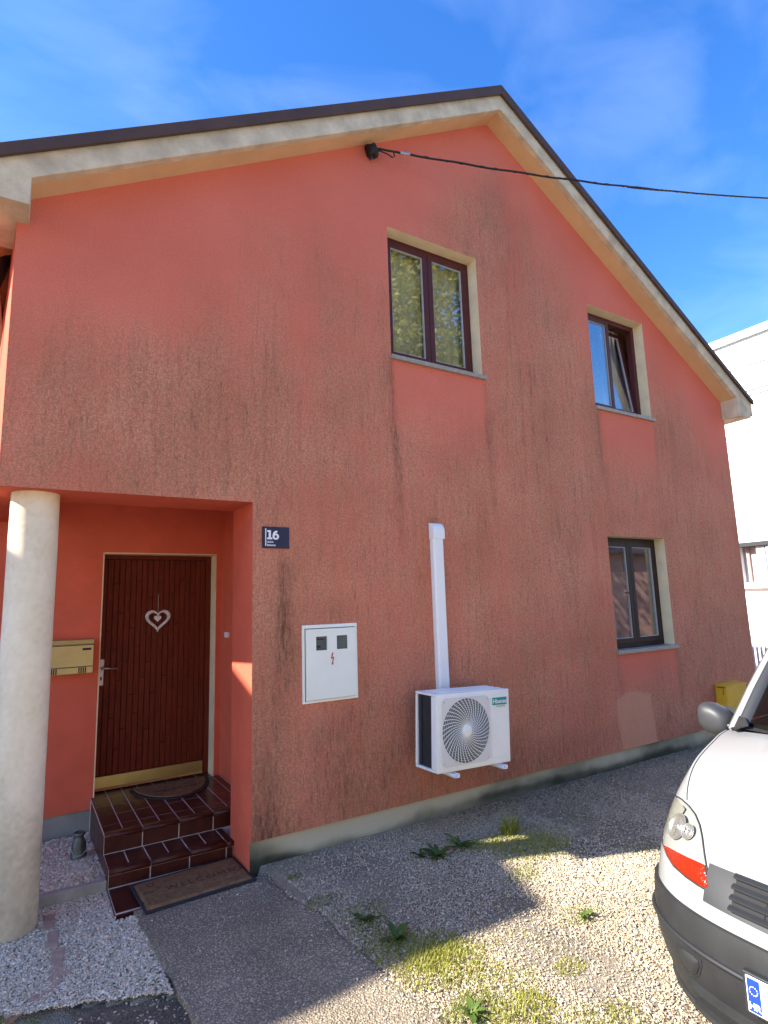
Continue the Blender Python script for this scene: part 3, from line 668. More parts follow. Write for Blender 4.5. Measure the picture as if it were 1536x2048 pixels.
# steps with tiles
SX0, SX1 = .565, 1.618
m = MB(); m.box(SX0+.001, SX1, .6635, YB+.24, ZB, .0842); m.box(SX0+.001, 1.370, .3865, .6635, ZB, -.0442); m.box(SX0+.001, 1.372, .0215, .3865, ZB, -.1592)
steps = m.build('steps', GROUT, house)
def tile(x0, x1, y0, y1, z0, z1, b=.003):
    m = MB(); g = .0028; j = rng.uniform(-.0008,.0008); m.box(x0+(g if x1-x0 > .02 else 0), x1-(g if x1-x0 > .02 else 0), y0+(g if y1-y0 > .02 else 0), y1-(g if y1-y0 > .02 else 0), z0+(g if z1-z0 > .02 else 0), z1+(j if z1-z0 < .02 else 0)-(g if z1-z0 > .02 else 0)); m.build('tile', TILE, steps, bevel=b)
def nosing(x0, x1, y0, y1, zt, h=.032):
    m = MB(); pts = []; r_ = .016
    pts = [(y1-.0025, zt),(y1-.0025, zt-.010),(y0+.014, zt-.010),(y0+.014, zt-h)]
    for k in range(9):
        a = math.pi/2*0+math.pi*(1.5-k/8*1.0); pts.append((y0+r_+r_*math.cos(a)*.95, zt-h/2+h/2*math.sin(a)))
    m.prism(pts, 0, x0+.0028, x1-.0028); m.build('nosing_tile', TILE, steps, smooth=True)
nw = .248
def xs_from(off, wd, a, b):
    q = [a]; x_ = a+off
    while x_ < b-.02: q.append(x_); x_ += wd
    return q+[b]
xs_ = xs_from(nw, nw, SX0, SX1)
for a, b in zip(xs_[:-1], xs_[1:]):
    nosing(a, b, .640, .715, .086); tile(a, b, .662, .672, -.044, .054)
xs_ = xs_from(nw/2, nw/2, SX0, SX1); yy = [.715, .835, 1.075, 1.315, 1.555, YB+.24]
for r_, (c, d) in enumerate(zip(yy[:-1], yy[1:])):
    for a, b in zip(xs_[:-1], xs_[1:]): tile(a, b, c, d, .076, .086)
xs_ = xs_from(nw*1.03, nw*1.02, SX0, 1.383)
for a, b in zip(xs_[:-1], xs_[1:]):
    nosing(a, b, .362, .440, -.042, .036); tile(a, min(b, 1.372), .385, .395, -.158, -.080)
xs_ = xs_from(nw/2*1.03, nw/2*1.02, SX0, 1.376)
for a, b in zip(xs_[:-1], xs_[1:]): tile(a, b, .440, .662, -.052, -.043)
xs_ = xs_from(nw, nw, SX0, 1.376)
for a, b in zip(xs_[:-1], xs_[1:]): tile(a, b, .03, .385, -.168, -.158); tile(a, b, .02, .030, -.22, -.159)
for (c, d, zt) in ((.02,.395,-.159),(.395,.672,-.044),(.672,.92,.076),(.92,1.20,.076),(1.20,1.5,.076)):
    tile(SX0-.004, SX0+.006, c, d, ZB, zt)

# ================================================================== things on and about the house
# air conditioner
ac = empty('air_conditioner', (2.98, -.26, .34), 'white outdoor air conditioner unit with round fan grille bracketed to salmon wall', 'air conditioner')
W_, H_, D_ = .735, .555, .27
def acx(mb): return mb.xform(Matrix.Translation((2.98, -.265, .345)) @ Matrix.Rotation(R(2.4), 4, 'Y') @ Matrix.Rotation(R(1.5), 4, 'Z') @ Matrix.Translation((-W_/2, 0, 0)))
hd = D_/2
def acb(mb, name, mat, par=ac, **k): return acx(mb).build(name, mat, par, **k)
m = MB(); m.box(0, W_, -hd, -hd+.02, 0, H_); m.box(W_-.02, W_, -hd+.02, hd, .004, H_-.004); m.box(0, W_-.02, -hd+.02, hd, 0, .02); m.box(0, W_-.02, -hd+.02, hd, H_-.02, H_); m.box(0, .022, hd-.02, hd, .02, H_-.02); m.box(.002, .055, -hd+.02, -hd+.075, .02, H_-.02)
body = acb(m, 'casing', WHITEM, bevel=.008, seg=3)
m = MB(); m.box(.02, .05, -hd+.076, hd-.021, .021, H_-.021); acb(m, 'heat_exchanger', FIN)
m = MB(); m.box(.012, .02, -hd+.05, -hd+.062, .03, H_-.03); m.box(.012,.019, hd-.07, hd-.055, .03, H_-.03); acb(m, 'fin_guard', PLASTIC2)
for k in range(3):
    m = MB(); m.box(.05, W_-.06, -hd+.04+.065*k, -hd+.075+.065*k, H_, H_+.008); acb(m, 'lid_rib', WHITEM, bevel=.003)
cx_, cz_, rf = .275, .280, .231
m = MB(); g0 = .038
# grille plate with a round hole
ring = 64; vs = []; 
for k in range(ring):
    a = 2*math.pi*k/ring; vs.append((cx_+rf*math.cos(a), -hd-.011, cz_+rf*math.sin(a)))
hx = .238; hz = .240
for k in range(ring):
    a = 2*math.pi*k/ring; s_ = 1/max(abs(math.cos(a)), abs(math.sin(a))); q = min(s_, 1.34); vs.append((cx_+hx*q*math.cos(a), -hd-.011, cz_+hz*q*math.sin(a)))
n0 = len(vs); vs += [(p[0], -hd+.0, p[2]) for p in vs[ring:]]; vs += [(p[0], -hd-.001, p[2]) for p in vs[:ring]]
fs = [(k, (k+1) % ring, ring+(k+1) % ring, ring+k) for k in range(ring)]+[(ring+k, ring+(k+1) % ring, n0+(k+1) % ring, n0+k) for k in range(ring)]+[(k, (k+1) % ring, n0+ring+(k+1) % ring, n0+ring+k) for k in range(ring)]
m.add(vs, fs); gp = acb(m, 'grille_plate', GREYAC, smooth=True, auto=40)
m = MB(); m.lathe([(.001,-.004),(rf-.001,-.004),(rf-.001,.0)], (cx_, -hd-.0, cz_), 48, axis=1); acb(m, 'fan_opening', FANB, gp)
m = MB(); nr = 40
for k in range(nr):
    a0 = 2*math.pi*k/nr; path = []
    for q in range(9):
        t = q/8; r_ = .036+(rf-.036)*t; a = a0+.95*t**1.0*(1-.25*t); path.append((cx_+r_*math.cos(a), -hd-.012-.006*math.sin(math.pi*t), cz_+r_*math.sin(a)))
    m.tube(path, .0030, 4)
for q in range(1, 12):
    r_ = .036+(rf-.036)*q/12
    m.tube([(cx_+r_*math.cos(2*math.pi*k/48), -hd-.008-.006*math.sin(math.pi*q/12), cz_+r_*math.sin(2*math.pi*k/48)) for k in range(48)], .0011, 4, closed=True)
gr = acb(m, 'fan_grille', WHITEM, gp, fix=False); tag(gr, kind='stuff')
m = MB()
for k in range(3):
    a0 = k*2.094+.4
    m.grid(lambda a, b: (cx_+(.05+.15*a)*math.cos(a0+.9*b+.3*a), -hd+.002-.008*b+.004, cz_+(.05+.15*a)*math.sin(a0+.9*b+.3*a)), 6, 6)
acb(m, 'fan_blades', GREYAC, gp, fix=False)
m = MB(); m.lathe([(.001,0),(.044,0),(.044,.012),(.036,.020),(.001,.022)], (cx_, -hd-.032, cz_), 32, axis=1)
m.v = [(p[0], 2*(-hd-.020)-p[1], p[2]) for p in m.v]; acb(m, 'fan_cap', WHITEM, gp, smooth=True, auto=40)
m = MB(); m.box(.530, W_-.022, -hd-.005, -hd+.001, .045, H_-.055); acb(m, 'service_panel', WHITEM, bevel=.004)
m = MB(); m.box(.548, .700, -hd-.008, -hd-.004, H_-.115, H_-.060); bdg = acb(m, 'badge', TEAL)
m = text_mb('Hisense', .046, .0008, .0008, 'CENTER'); m.xform(Matrix.Translation((.624, -hd-.0092, H_-.103)) @ FRONT); acb(m, 'brand_lettering', WHITE, bdg, fix=False)
m = MB()
for k in range(6): m.box(.600+.014*k, .610+.014*k, -hd-.0068, -hd-.0045, H_-.129, H_-.124)
for k in range(28):
    a = 2*math.pi*k/28; b_ = 2*math.pi*(k+1)/28; m.tube([(.640+.055*math.cos(a), -hd-.0062, H_-.127+.008*math.sin(a)), (.640+.055*math.cos(b_), -hd-.0062, H_-.127+.008*math.sin(b_))], .0008, 4)
acb(m, 'small_print', STEEL, bdg, fix=False)
for sx, sz in ((-1,1),(1,1),(-1,-1),(1,-1)):
    m = MB(); m.box(cx_+sx*.215-.004, cx_+sx*.215+.004, -hd-.0135, -hd-.010, cz_+sz*.215-.004, cz_+sz*.215+.004); acb(m, 'screw', STEEL, gp)
for fx in (.12, .60):
    m = MB(); m.box(fx, fx+.045, -hd-.055, hd+.135, -.030, -.024); m.box(fx, fx+.004, -hd-.055, hd+.135, -.030, -.004); m.box(fx+.041, fx+.045, -hd-.055, hd+.135, -.030, -.004)
    m.box(fx+.004, fx+.041, hd+.10, hd+.134, -.024, .3); acb(m, 'bracket', WHITEP)
    m = MB(); m.box(fx-.012, fx+.057, -hd+.02, -hd+.06, -.006, .003); acb(m, 'foot', WHITEM)
# conduit
cd_ = empty('pipe_conduit', (2.99, -.03, .86), 'white plastic conduit rising from air conditioner up salmon wall', 'conduit')
m = MB(); m.prism([(2.936,0),(3.044,0),(3.044,-.045),(3.030,-.062),(2.950,-.062),(2.936,-.045)], 2, .82, 2.19)
m.xform(Matrix.Identity(4)); m.build('channel', WHITEP, cd_, bevel=.003)
m = MB(); prof = []
for k in range(9):
    a = math.pi/2*k/8; prof.append((-.068*math.cos(a) if k < 8 else -.0, 2.185+.075*math.sin(a)))
m.prism([(0,2.12)]+[(-.068,2.12)]+prof, 0, 2.930, 3.050); m.build('end_cap', WHITEP, cd_, bevel=.003)
# meter cabinet
mc = empty('meter_cabinet', (1.974, 0, METER[2]), 'pale grey electricity meter cabinet with two small windows and red bolt sign', 'cabinet')
x0, x1, z0, z1 = METER
m = MB(); t = .018; m.box(x0, x0+t, -.014, .10, z0, z1); m.box(x1-t, x1, -.014, .10, z0, z1); m.box(x0+t, x1-t, -.0135, .10, z0, z0+t); m.box(x0+t, x1-t, -.0135, .10, z1-t-.008, z1); m.box(x0+.001, x1-.001, .095, .12, z0+.001, z1-.001); m.build('frame', CABW, mc, bevel=.003)
def sx_(a): return x0+(x1-x0)*a
def sz_(a): return z0+(z1-z0)*a
m = MB(); dx0, dx1, dz0, dz1 = x0+.022, x1-.022, z0+.022, z1-.031
W2 = [(.225,.425,.665,.845),(.600,.800,.665,.845)]
xs2 = sorted([dx0, dx1]+[sx_(a) for w2 in W2 for a in w2[:2]]); zs2 = [dz0, sz_(.665), sz_(.845), dz1]
for i in range(5):
    for j in range(3):
        if j == 1 and i in (1, 3): continue
        m.add([(xs2[i],-.016,zs2[j]),(xs2[i+1],-.016,zs2[j]),(xs2[i+1],-.016,zs2[j+1]),(xs2[i],-.016,zs2[j+1])], [(0,1,2,3)])
b = bmesh.new(); bv = [b.verts.new(p) for p in m.v]
for f in m.f: b.faces.new([bv[i] for i in f])
bmesh.ops.remove_doubles(b, verts=b.verts, dist=1e-5); me = bpy.data.meshes.new('cabinet_door'); b.to_mesh(me); b.free()
me.transform(Matrix.Translation(-Vector(mc.location))); cdoor = link('cabinet_door', me, CABW, mc); sm = cdoor.modifiers.new('s', 'SOLIDIFY'); sm.thickness = .012; sm.offset = 1
for a, b_, c, d in W2:
    m = MB(); m.box(sx_(a)-.004, sx_(b_)+.004, -.008, -.004, sz_(c)-.004, sz_(d)+.004); m.build('peep_window', GLASSD, mc)
m = MB(); m.box(sx_(.24), sx_(.32), -.010, -.0085, sz_(.70), sz_(.725)); m.box(sx_(.24), sx_(.38), -.010, -.0085, sz_(.80), sz_(.815)); m.build('meter', SLOT, mc)
m = MB(); m.box(sx_(.105), sx_(.150), -.024, -.014, sz_(.515), sz_(.555)); m.build('latch', STEEL, mc, bevel=.003)
m = MB(); m.lathe([(.001,-.010),(.012,-.010),(.014,.0),(.001,.002)], (sx_(.835), -.015, sz_(.625)), 20, axis=1); m.build('lock', STEEL, mc, smooth=True, auto=40)
bolt = [(.018,.040),(.004,.002),(.015,.006),(-.006,-.034),(-.010,-.030),(-.008,-.046),(.004,-.036),(-.002,-.033),(.016,.014),(.002,.008),(.010,.040)]
bolt = [(-.002,.045),(-.014,.000),(.004,.006),(-.003,-.030),(-.009,-.028),(.0,-.047),(.007,-.026),(.002,-.028),(.013,.016),(-.004,.010),(.008,.045)]
m = MB(); m.prism([(sx_(.515)+p[0], sz_(.545)+p[1]) for p in bolt], 1, -.0305, -.0285); m.build('bolt_sign', RED, mc)
# number plate of the house
hp = empty('house_number_sign', (1.548, -.006, 2.01), 'navy blue house number plate with white 16 beside porch', 'sign')
m = MB(); m.box(1.445, 1.651, -.012, -.002, 2.010, 2.166); pl_ = m.build('plate', NAVY, hp, bevel=.002)
m = MB(); m.box(1.4655, 1.4725, -.0135, -.0118, 2.026, 2.152); m.build('stripe', WHITE, hp)
def put_text(body, size, x_, z_, y_, bold, par, mat, name='lettering', sx=1.0, space=1.0):
    m = text_mb(body, size, .0005, bold, 'LEFT', space); m.xform(Matrix.Translation((x_, y_, z_)) @ FRONT @ Matrix.Diagonal((sx,1,1,1))); return m.build(name, mat, par, fix=False)
# slab-serif 1 and a heavy 6
m = MB(); m.box(1.491, 1.508, -.0135, -.0118, 2.074, 2.140); m.box(1.480, 1.519, -.0136, -.0119, 2.074, 2.087); m.box(1.480, 1.4915, -.0136, -.0119, 2.127, 2.140); m.build('digit', WHITE, hp)
m = MB(); ring = 28; vs = []
for k in range(ring):
    a = 2*math.pi*k/ring; vs += [(1.545+.025*math.cos(a), -.0135, 2.095+.0235*math.sin(a)), (1.545+.0085*math.cos(a), -.0135, 2.095+.0105*math.sin(a))]
m.add(vs, [(2*k, 2*((k+1) % ring), 2*((k+1) % ring)+1, 2*k+1) for k in range(ring)])
pa = []
for k in range(13):
    a = math.pi*(1.0-.62*k/12); pa.append((1.549+.029*math.cos(a), 2.100+.038*math.sin(a)))
pb = []
for k in range(13):
    a = math.pi*(1.0-.62*k/12); pb.append((1.5475+.011*math.cos(a), 2.098+.0245*math.sin(a)))
vs = [(p[0], -.0136, p[1]) for p in pa]+[(p[0], -.0136, p[1]) for p in pb]
m.add(vs, [(k, k+1, 13+k+1, 13+k) for k in range(12)]); m.build('digit', WHITE, hp, fix=False)
put_text('ULICA', .017, 1.480, 2.049, -.0125, .0006, hp, WHITE); put_text('Izenova', .021, 1.479, 2.026, -.0125, .0006, hp, WHITE)
# letter box
lb = empty('letterbox', (.345, 1.55, 1.095), 'gold metal letterbox on porch wall behind the column', 'letterbox')
a, b_ = .160, .532
m = MB(); m.box(a, b_, 1.508, YB-.002, 1.095, 1.372); body = m.build('box', BRASS2, lb, bevel=.004)
m = MB(); m.prism([(1.508,1.372),(1.492,1.366),(1.498,1.334),(1.508,1.330)], 0, a, b_); m.build('flap', BRASS2, lb, bevel=.002)
m = MB(); m.box(a+.002, b_-.002, 1.5035, 1.509, 1.323, 1.328); m.box(a+.002, b_-.002, 1.5035, 1.509, 1.147, 1.152); m.build('seam', SLOT, lb)
m = MB(); m.box(a+.001, b_-.001, 1.502, 1.509, 1.152, 1.323); m.build('front_panel', BRASS2, lb, bevel=.003)
m = MB(); m.box(.447, .512, 1.4985, 1.503, 1.282, 1.300); m.build('name_slot', SLOT, lb)
for x_ in (.212,.228,.244,.260,.424,.440,.456,.472):
    m = MB(); m.box(x_, x_+.008, 1.503, 1.509, 1.100, 1.144); m.build('vent_slot', SLOT, lb)
# door bell box on inner wall
m = MB(); m.box(1.592, 1.620, 1.33, 1.40, 1.325, 1.372); bx = m.build('light_switch', WHITEP, bevel=.004); tag(bx, 'small grey switch box on the porch side wall', 'switch')
# heart wreath
hw = empty('heart_wreath', (1.075, dy-.02, 1.38), 'white wicker heart with a small heart inside hanging on the door', 'wreath')
def heart(t, s): return (s*16*math.sin(t)**3/17, s*(13*math.cos(t)-5*math.cos(2*t)-2*math.cos(3*t)-math.cos(4*t))/17)
rr_ = random.Random(5); m = MB()
for q in range(11):
    ph = rr_.uniform(0, 6.28); fr_ = rr_.choice((3,4,5,-4,-3)); path = []
    for k in range(64):
        t = 2*math.pi*k/64; hx_, hz_ = heart(t, .101); an = ph+fr_*t; rad = .013
        path.append((1.075+hx_*(1+rad/.1*math.cos(an)), dy-.018+rad*.7*math.sin(an), 1.508+hz_*(1+rad/.1*math.cos(an))))
    m.tube(path, .0036, 5, closed=True)
m.build('wicker_ring', WICKER, hw, smooth=True, fix=False)
m = MB(); pts = [heart(2*math.pi*k/32, .034) for k in range(32)]; m.prism([(1.072+p[0], 1.515+p[1]) for p in pts], 1, dy-.024, dy-.016); m.build('small_heart', WICKER, hw, bevel=.003)
m = MB(); m.tube([(1.072,dy-.018,1.545),(1.075,dy-.016,1.575)], .0016, 5); m.tube([(1.075,dy-.010,1.57),(1.075,dy-.008,1.735)], .0013, 5); m.build('string', WICKER, hw)
# half-moon mat
hm = empty('doormat', (1.19, 1.4, .087), 'half moon coir mat lying on the tiled top step', 'doormat')
def arc(r1, r2, n=28): return [(1.185+r1*math.cos(math.pi+math.pi*k/n), 1.60+r2*math.sin(math.pi+math.pi*k/n)) for k in range(n+1)]
m = MB(); m.prism(arc(.325,.455), 2, .0875, .094); m.build('rubber_edge', MATE, hm)
m = MB(); m.prism([(p[0], min(p[1], 1.585)) for p in arc(.295,.425)], 2, .0942, .105); m.build('coir', MATM, hm, bevel=.003)
m = text_mb('WELCOME', .075, .0006, 0, 'CENTER'); m.xform(Matrix.Translation((1.185,1.34,.1058))); m.build('lettering', MATT, hm, fix=False)
# long mat
rm = empty('doormat', (1.036, .118, -.155), 'rectangular brown coir welcome mat with black edge at foot of steps', 'doormat')
TM = Matrix.Translation((1.036, .108, -.1475)) @ Matrix.Rotation(R(3.0), 4, 'Z') @ Matrix.Rotation(R(.4), 4, 'X')
m = MB(); m.box(-.342,.342,-.205,.225,0,.011); m.xform(TM).build('rubber_edge', MATE, rm, bevel=.003)
m = MB()
def fm_(a, b):
    x_ = -.325+.65*a; y_ = -.182+.37*b; e = min(a, 1-a, b*.57, (1-b)*.57); h = .010+.014*min(1, e*40)+.003*(float(vnoise(x_*160, y_*160, 3))-.5)
    h -= .007*math.exp(-((y_+.075+.02*math.sin(x_*9))/.007)**2); return (x_, y_, h)
m.grid(fm_, 120, 70); m.xform(TM).build('coir', MATM, rm, smooth=True)
for (s_, sz1, yy_, xx_) in (('WELCOME', .078, -.030, .04), ('D', .070, .085, -.24), ('O', .075, -.035, .285), ('~', .13, -.02, -.27)):
    m = text_mb(s_, sz1, .0012, -.0004, 'CENTER', 1.25); m.xform(TM @ Matrix.Translation((xx_, yy_, .0238))); m.build('lettering', MATT, rm, fix=False)
# milk can
m = MB(); m.lathe([(.001,0),(.050,0),(.053,.006),(.053,.022),(.049,.026),(.050,.075),(.046,.105),(.034,.128),(.030,.135),(.030,.150),(.038,.155),(.040,.170),(.036,.175),(.028,.172),(.026,.150),(.001,.145)], (.445,1.02,-.150), 36)
mk = empty('milk_can', (.445,1.02,-.15), 'small old metal milk can standing on chippings beside the steps', 'can')
m.build('body', ZINC, mk, smooth=True, auto=50)
m = MB(); m.tube([(.445+.057*math.cos(t), 1.02-.03*abs(math.sin(t))-.02, -.150+.105-.075*math.sin(t)) for t in [math.pi*k/16 for k in range(17)]], .0025, 6); m.build('handle', STEEL, mk, smooth=True)
# kerb
m = MB(); n = 24
def kb(p): return p
m.box(.13, .560, .395, .448, -.26, -.105); m.box(.505, .558, .448, .52, -.26, -.108)
kb_ = m.build('planter_kerb', KERB, bevel=.006); tag(kb_, 'grey concrete kerb edging the chippings left of the tiled steps', 'kerb')
# bricks
be = empty('brick_edging', (.24, -.1, -.155), 'line of worn brick pavers sunk in chippings beside the column', 'edging')
for (x_, y_, a_, l_, w2, dz_) in ((.235,.175,-5,.19,.058,0),(.243,-.045,-4,.20,.058,.002),(.255,-.265,-6,.20,.060,0),(.245,-.43,-38,.13,.085,-.004),(.185,-.535,-62,.12,.055,-.006),(.08,-.59,-75,.10,.05,-.010)):
    m = MB(); m.box(-w2/2, w2/2, -l_/2, l_/2, -.05, 0); m.xform(Matrix.Translation((x_, y_, -.163+dz_)) @ Matrix.Rotation(R(a_), 4, 'Z') @ Matrix.Rotation(R(rng.uniform(-2,2)), 4, 'X')); m.build('brick', BRICK, be, bevel=.006)
# cable entry and overhead line
ce = empty('cable_entry', (2.45, 0, 5.58), 'black cable entry bracket under the gable soffit', 'bracket')
m = MB(); m.lathe([(.001,-.09),(.035,-.09),(.055,-.05),(.06,-.02),(.045,.0),(.001,.004)], (2.45,0,5.605), 14, axis=1)
m.v = [(p[0]+.012*math.sin(p[2]*70), p[1], p[2]+.012*math.sin(p[0]*90)) for p in m.v]; m.build('cable_boot', CABLE, ce, smooth=True)
m = MB(); m.add([(2.40,-.005,5.60),(2.50,-.03,5.60),(2.435,-.03,5.505),(2.44,-.06,5.60)], [(0,1,2),(0,2,3),(1,3,2),(0,3,1)]); m.build('bracket_plate', CABLE, ce)
A_ = Vector((2.47,-.07,5.615)); B_ = Vector((18.8,-4.0,10.07))
def line_pt(t, sag=.95): p = A_.lerp(B_, t); return Vector((p.x, p.y, p.z-sag*4*t*(1-t)))
pth = [line_pt(t) for t in np.concatenate([np.linspace(0,.2,60), np.linspace(.22,1,40)])]
for i, p in enumerate(pth[:60]): pth[i] = p+Vector((0,0,.004*math.sin(i*.55)*(1 if i > 4 else 0)))
oc = empty('overhead_cable', (2.47,-.07,5.6), 'thick black overhead supply cable running from gable to the right', 'cable')
m = MB(); m.tube(pth, .009, 8); m.build('cable', CABLE, oc, smooth=True)
m = MB(); 
for i in range(len(pth)-1): pass
tw = []
for i in range(400):
    t = i/399*.30; p = line_pt(t); a = i*.55; tw.append(p+Vector((0,.007*math.cos(a),.007*math.sin(a))))
m.tube(tw, .0038, 5); m.build('wire_wrap', CABLE, oc, smooth=True)
p0, p1 = line_pt(.014), line_pt(.0195); m = MB(); m.tube([p0,p1], .015, 10); m.build('clamp', STEEL, oc)
m = MB(); m.tube([A_+Vector((.0,-.01,-.02)), A_+Vector((.09,-.05,-.055)), A_+Vector((.13,-.07,-.09)), A_+Vector((.15,-.08,-.075)), A_+Vector((.13,-.09,-.045))], .006, 6); m.build('loose_loop', CABLE, oc, smooth=True)
p2 = line_pt(.175); m = MB(); m.tube([line_pt(.165),line_pt(.172),line_pt(.18),line_pt(.19)], [.009,.014,.013,.009], 8); m.build('splice', CABLE, oc, smooth=True)
# downpipe at the left corner
m = MB(); m.tube([(-.27,.58,4.44),(-.262,.60,4.36),(-.258,.62,4.30),(-.262,.66,4.18),(-.30,.75,4.02),(-.34,.85,3.9),(-.36,1.3,3.7),(-.365,1.52,3.5),(-.365,1.52,-.1)], [.07,.078,.082,.078,.065,.05,.04,.04,.04], 14)
dp = m.build('downpipe', PIPE, smooth=True); tag(dp, 'black rainwater downpipe under the eave at left edge', 'downpipe')
# yellow cabinet on the wall
yb = empty('gas_cabinet', (7.2,-.07,.0), 'rusty edged yellow metal cabinet on the wall behind the van mirror', 'cabinet')
m = MB(); m.box(6.98, 7.42, -.135, -.004, -.02, .515); m.build('body', YELLOW, yb, bevel=.006)
m = MB(); m.prism([(-.148,.508),(-.002,.520),(-.002,.535),(-.148,.520)], 0, 6.972, 7.43); m.build('lid', YELLOW, yb, bevel=.003)
m = MB(); m.box(6.976, 6.981, -.125, -.03, .497, .506); m.box(6.976,6.981,-.10,-.096,.42,.49); m.build('rust_seam', SLOT, yb)
m = MB(); m.box(7.01, 7.39, -.1365, -.134, .02, .47); m.build('door_panel', YELLOW, yb, bevel=.002)

# ================================================================== vegetation
def blades(name, spots, mat, label=None, cat='grass', kind='stuff', wid=.0017, parent=None):
    V = []; F = []; T = []
    for (x_, y_, rad, n, h, tone) in spots:
        if kind: rad *= 1.35; h *= .7; n = int(n*1.7)
        for _ in range(n):
            r_ = rad*math.sqrt(random.random()); a = random.uniform(0,6.283); bx_, by_ = x_+r_*math.cos(a)*1.3, y_+r_*math.sin(a)*.8
            hh = h*random.uniform(.4,1.15)*(1-.5*r_/max(rad,1e-3)); d = random.uniform(0,6.283); ln = hh*random.uniform(.2,.9); w_ = wid*random.uniform(.7,1.5); bz = float(gz(bx_, by_))-.008
            if bx_ < .7: bz = -.18
            pxv, pyv = -math.sin(d)*w_, math.cos(d)*w_; k = len(V)
            V += [(bx_-pxv,by_-pyv,bz),(bx_+pxv,by_+pyv,bz),(bx_+math.cos(d)*ln*.4+pxv*.8,by_+math.sin(d)*ln*.4+pyv*.8,bz+hh*.65),(bx_+math.cos(d)*ln*.4-pxv*.8,by_+math.sin(d)*ln*.4-pyv*.8,bz+hh*.65),(bx_+math.cos(d)*ln,by_+math.sin(d)*ln,bz+hh)]
            F += [(k,k+1,k+2),(k,k+2,k+3),(k+3,k+2,k+4)]; T += [min(1,max(0,tone+random.uniform(-.3,.3)))]*5
    o = np_mesh(name, np.array(V), np.array(F), mat, parent)
    set_tone(o, np.array(T))
    if kind: tag(o, label, cat, kind=kind)
    return o
sp = [(1.70,-1.15,.10,420,.035,.55),(1.73,-.83,.10,240,.03,.4),(1.60,-.62,.07,160,.03,.3),(1.80,-1.31,.14,800,.04,.8),(1.82,-1.46,.15,1100,.04,.85),(1.84,-1.40,.10,500,.045,.7),(1.90,-1.60,.10,350,.03,.8),(1.75,-1.78,.09,500,.04,.55),(1.93,-1.91,.10,600,.045,.75),
      (2.0,-1.76,.10,260,.03,.8),(2.08,-1.45,.07,120,.025,.8),(2.05,-1.33,.05,80,.02,.8),(2.33,-1.81,.06,160,.03,.75),(2.72,-1.55,.09,220,.03,.5),(2.80,-1.05,.09,240,.03,.4),(2.86,-.98,.07,120,.03,.5),(3.14,-.78,.18,900,.045,.8),(3.22,-.72,.20,800,.04,.6),(3.00,-.60,.12,420,.045,.7),(2.85,-.56,.10,260,.04,.6),
      (2.2,-2.15,.10,300,.035,.7),(2.05,-2.05,.08,160,.03,.7),(3.3,-.95,.10,160,.02,.5),(3.7,-1.2,.15,260,.025,.4),(1.66,-1.0,.06,120,.03,.5),(1.58,-.25,.03,60,.04,.3),(.60,-.76,.06,160,.02,.35),(2.45,-1.2,.12,80,.018,.6),(2.3,-1.5,.2,90,.018,.7),(2.55,-1.9,.2,90,.018,.7),(2.95,-1.4,.2,70,.018,.6),(2.0,-1.5,.22,300,.02,.9),(1.72,-.95,.07,200,.028,.3),(1.85,-1.7,.2,300,.022,.85),
      (3.5,-.6,.25,300,.03,.3),(4.1,-.7,.35,300,.03,.3),(4.6,-.35,.3,220,.03,.3),(2.3,-.45,.08,60,.02,.3),(-.02,-.62,.05,160,.02,.2),(.10,-.72,.05,100,.02,.3),(2.15,-1.62,.25,160,.018,.85),(3.9,-.3,.3,160,.03,.25)]
blades('grass', sp, GRASSM, 'thin yellow green grass tufts growing through the gravel', 'grass')
def broad(name, x_, y_, n, ln, label, tone=.4):
    V = []; F = []; T = []
    for q in range(n):
        d = random.uniform(0,6.283); l_ = ln*random.uniform(.35,1.1); up = random.uniform(.25,1.3); wd_ = l_*random.uniform(.10,.22); k = len(V); z0_ = float(gz(x_, y_))-.006
        for s in range(6):
            t = s/5; r_ = l_*t; hz_ = l_*up*(t-.55*t*t); wv = wd_*math.sin(math.pi*min(1, .12+.88*t))*(1 if s < 5 else .1)
            cxp, cyp = x_+math.cos(d)*r_, y_+math.sin(d)*r_
            V += [(cxp-math.sin(d)*wv, cyp+math.cos(d)*wv, z0_+hz_+.15*wv), (cxp, cyp, z0_+hz_), (cxp+math.sin(d)*wv, cyp-math.cos(d)*wv, z0_+hz_+.15*wv)]; T += [min(1,max(0,tone+random.uniform(-.25,.25)))]*3
            if s: 
                a = k+3*(s-1); F += [(a,a+1,a+4,a+3),(a+1,a+2,a+5,a+4)]
    o = np_mesh(name, np.array(V), np.array(F), WEEDM, smooth=True); set_tone(o, np.array(T)); return tag(o, label, 'weed', 'weeds rooted in the gravel')
broad('weed', 2.50, -.53, 17, .12, 'dark leafy weed in the gravel nearest the air conditioner', .2)
broad('weed', 2.72, -.50, 19, .125, 'leafy weed with pale lit tips between dark weed and tall grass tuft', .6)
broad('weed', 2.40, -.47, 11, .075, 'smallest dark weed left of the leafy weeds by wall', .15)
broad('weed', 1.76, -1.17, 19, .105, 'broad leaved weed at the shadow edge beside the concrete path', .35)
broad('weed', 1.70, -.93, 14, .09, 'dark shaded weed along the concrete path edge', .1)
broad('weed', 2.74, -1.56, 13, .075, 'flat green weed alone in the sunlit gravel', .6)
broad('weed', 1.735, -1.80, 18, .08, 'clover like green weed at bottom edge beside the path', .7)
random.seed(11)
tf = blades('grass_tuft', [(3.17,-.53,.06,90,.20,.5)], GRASSM, kind=None, wid=.0035); tag(tf, 'tall bright grass tuft standing in gravel near the plinth', 'grass tuft')

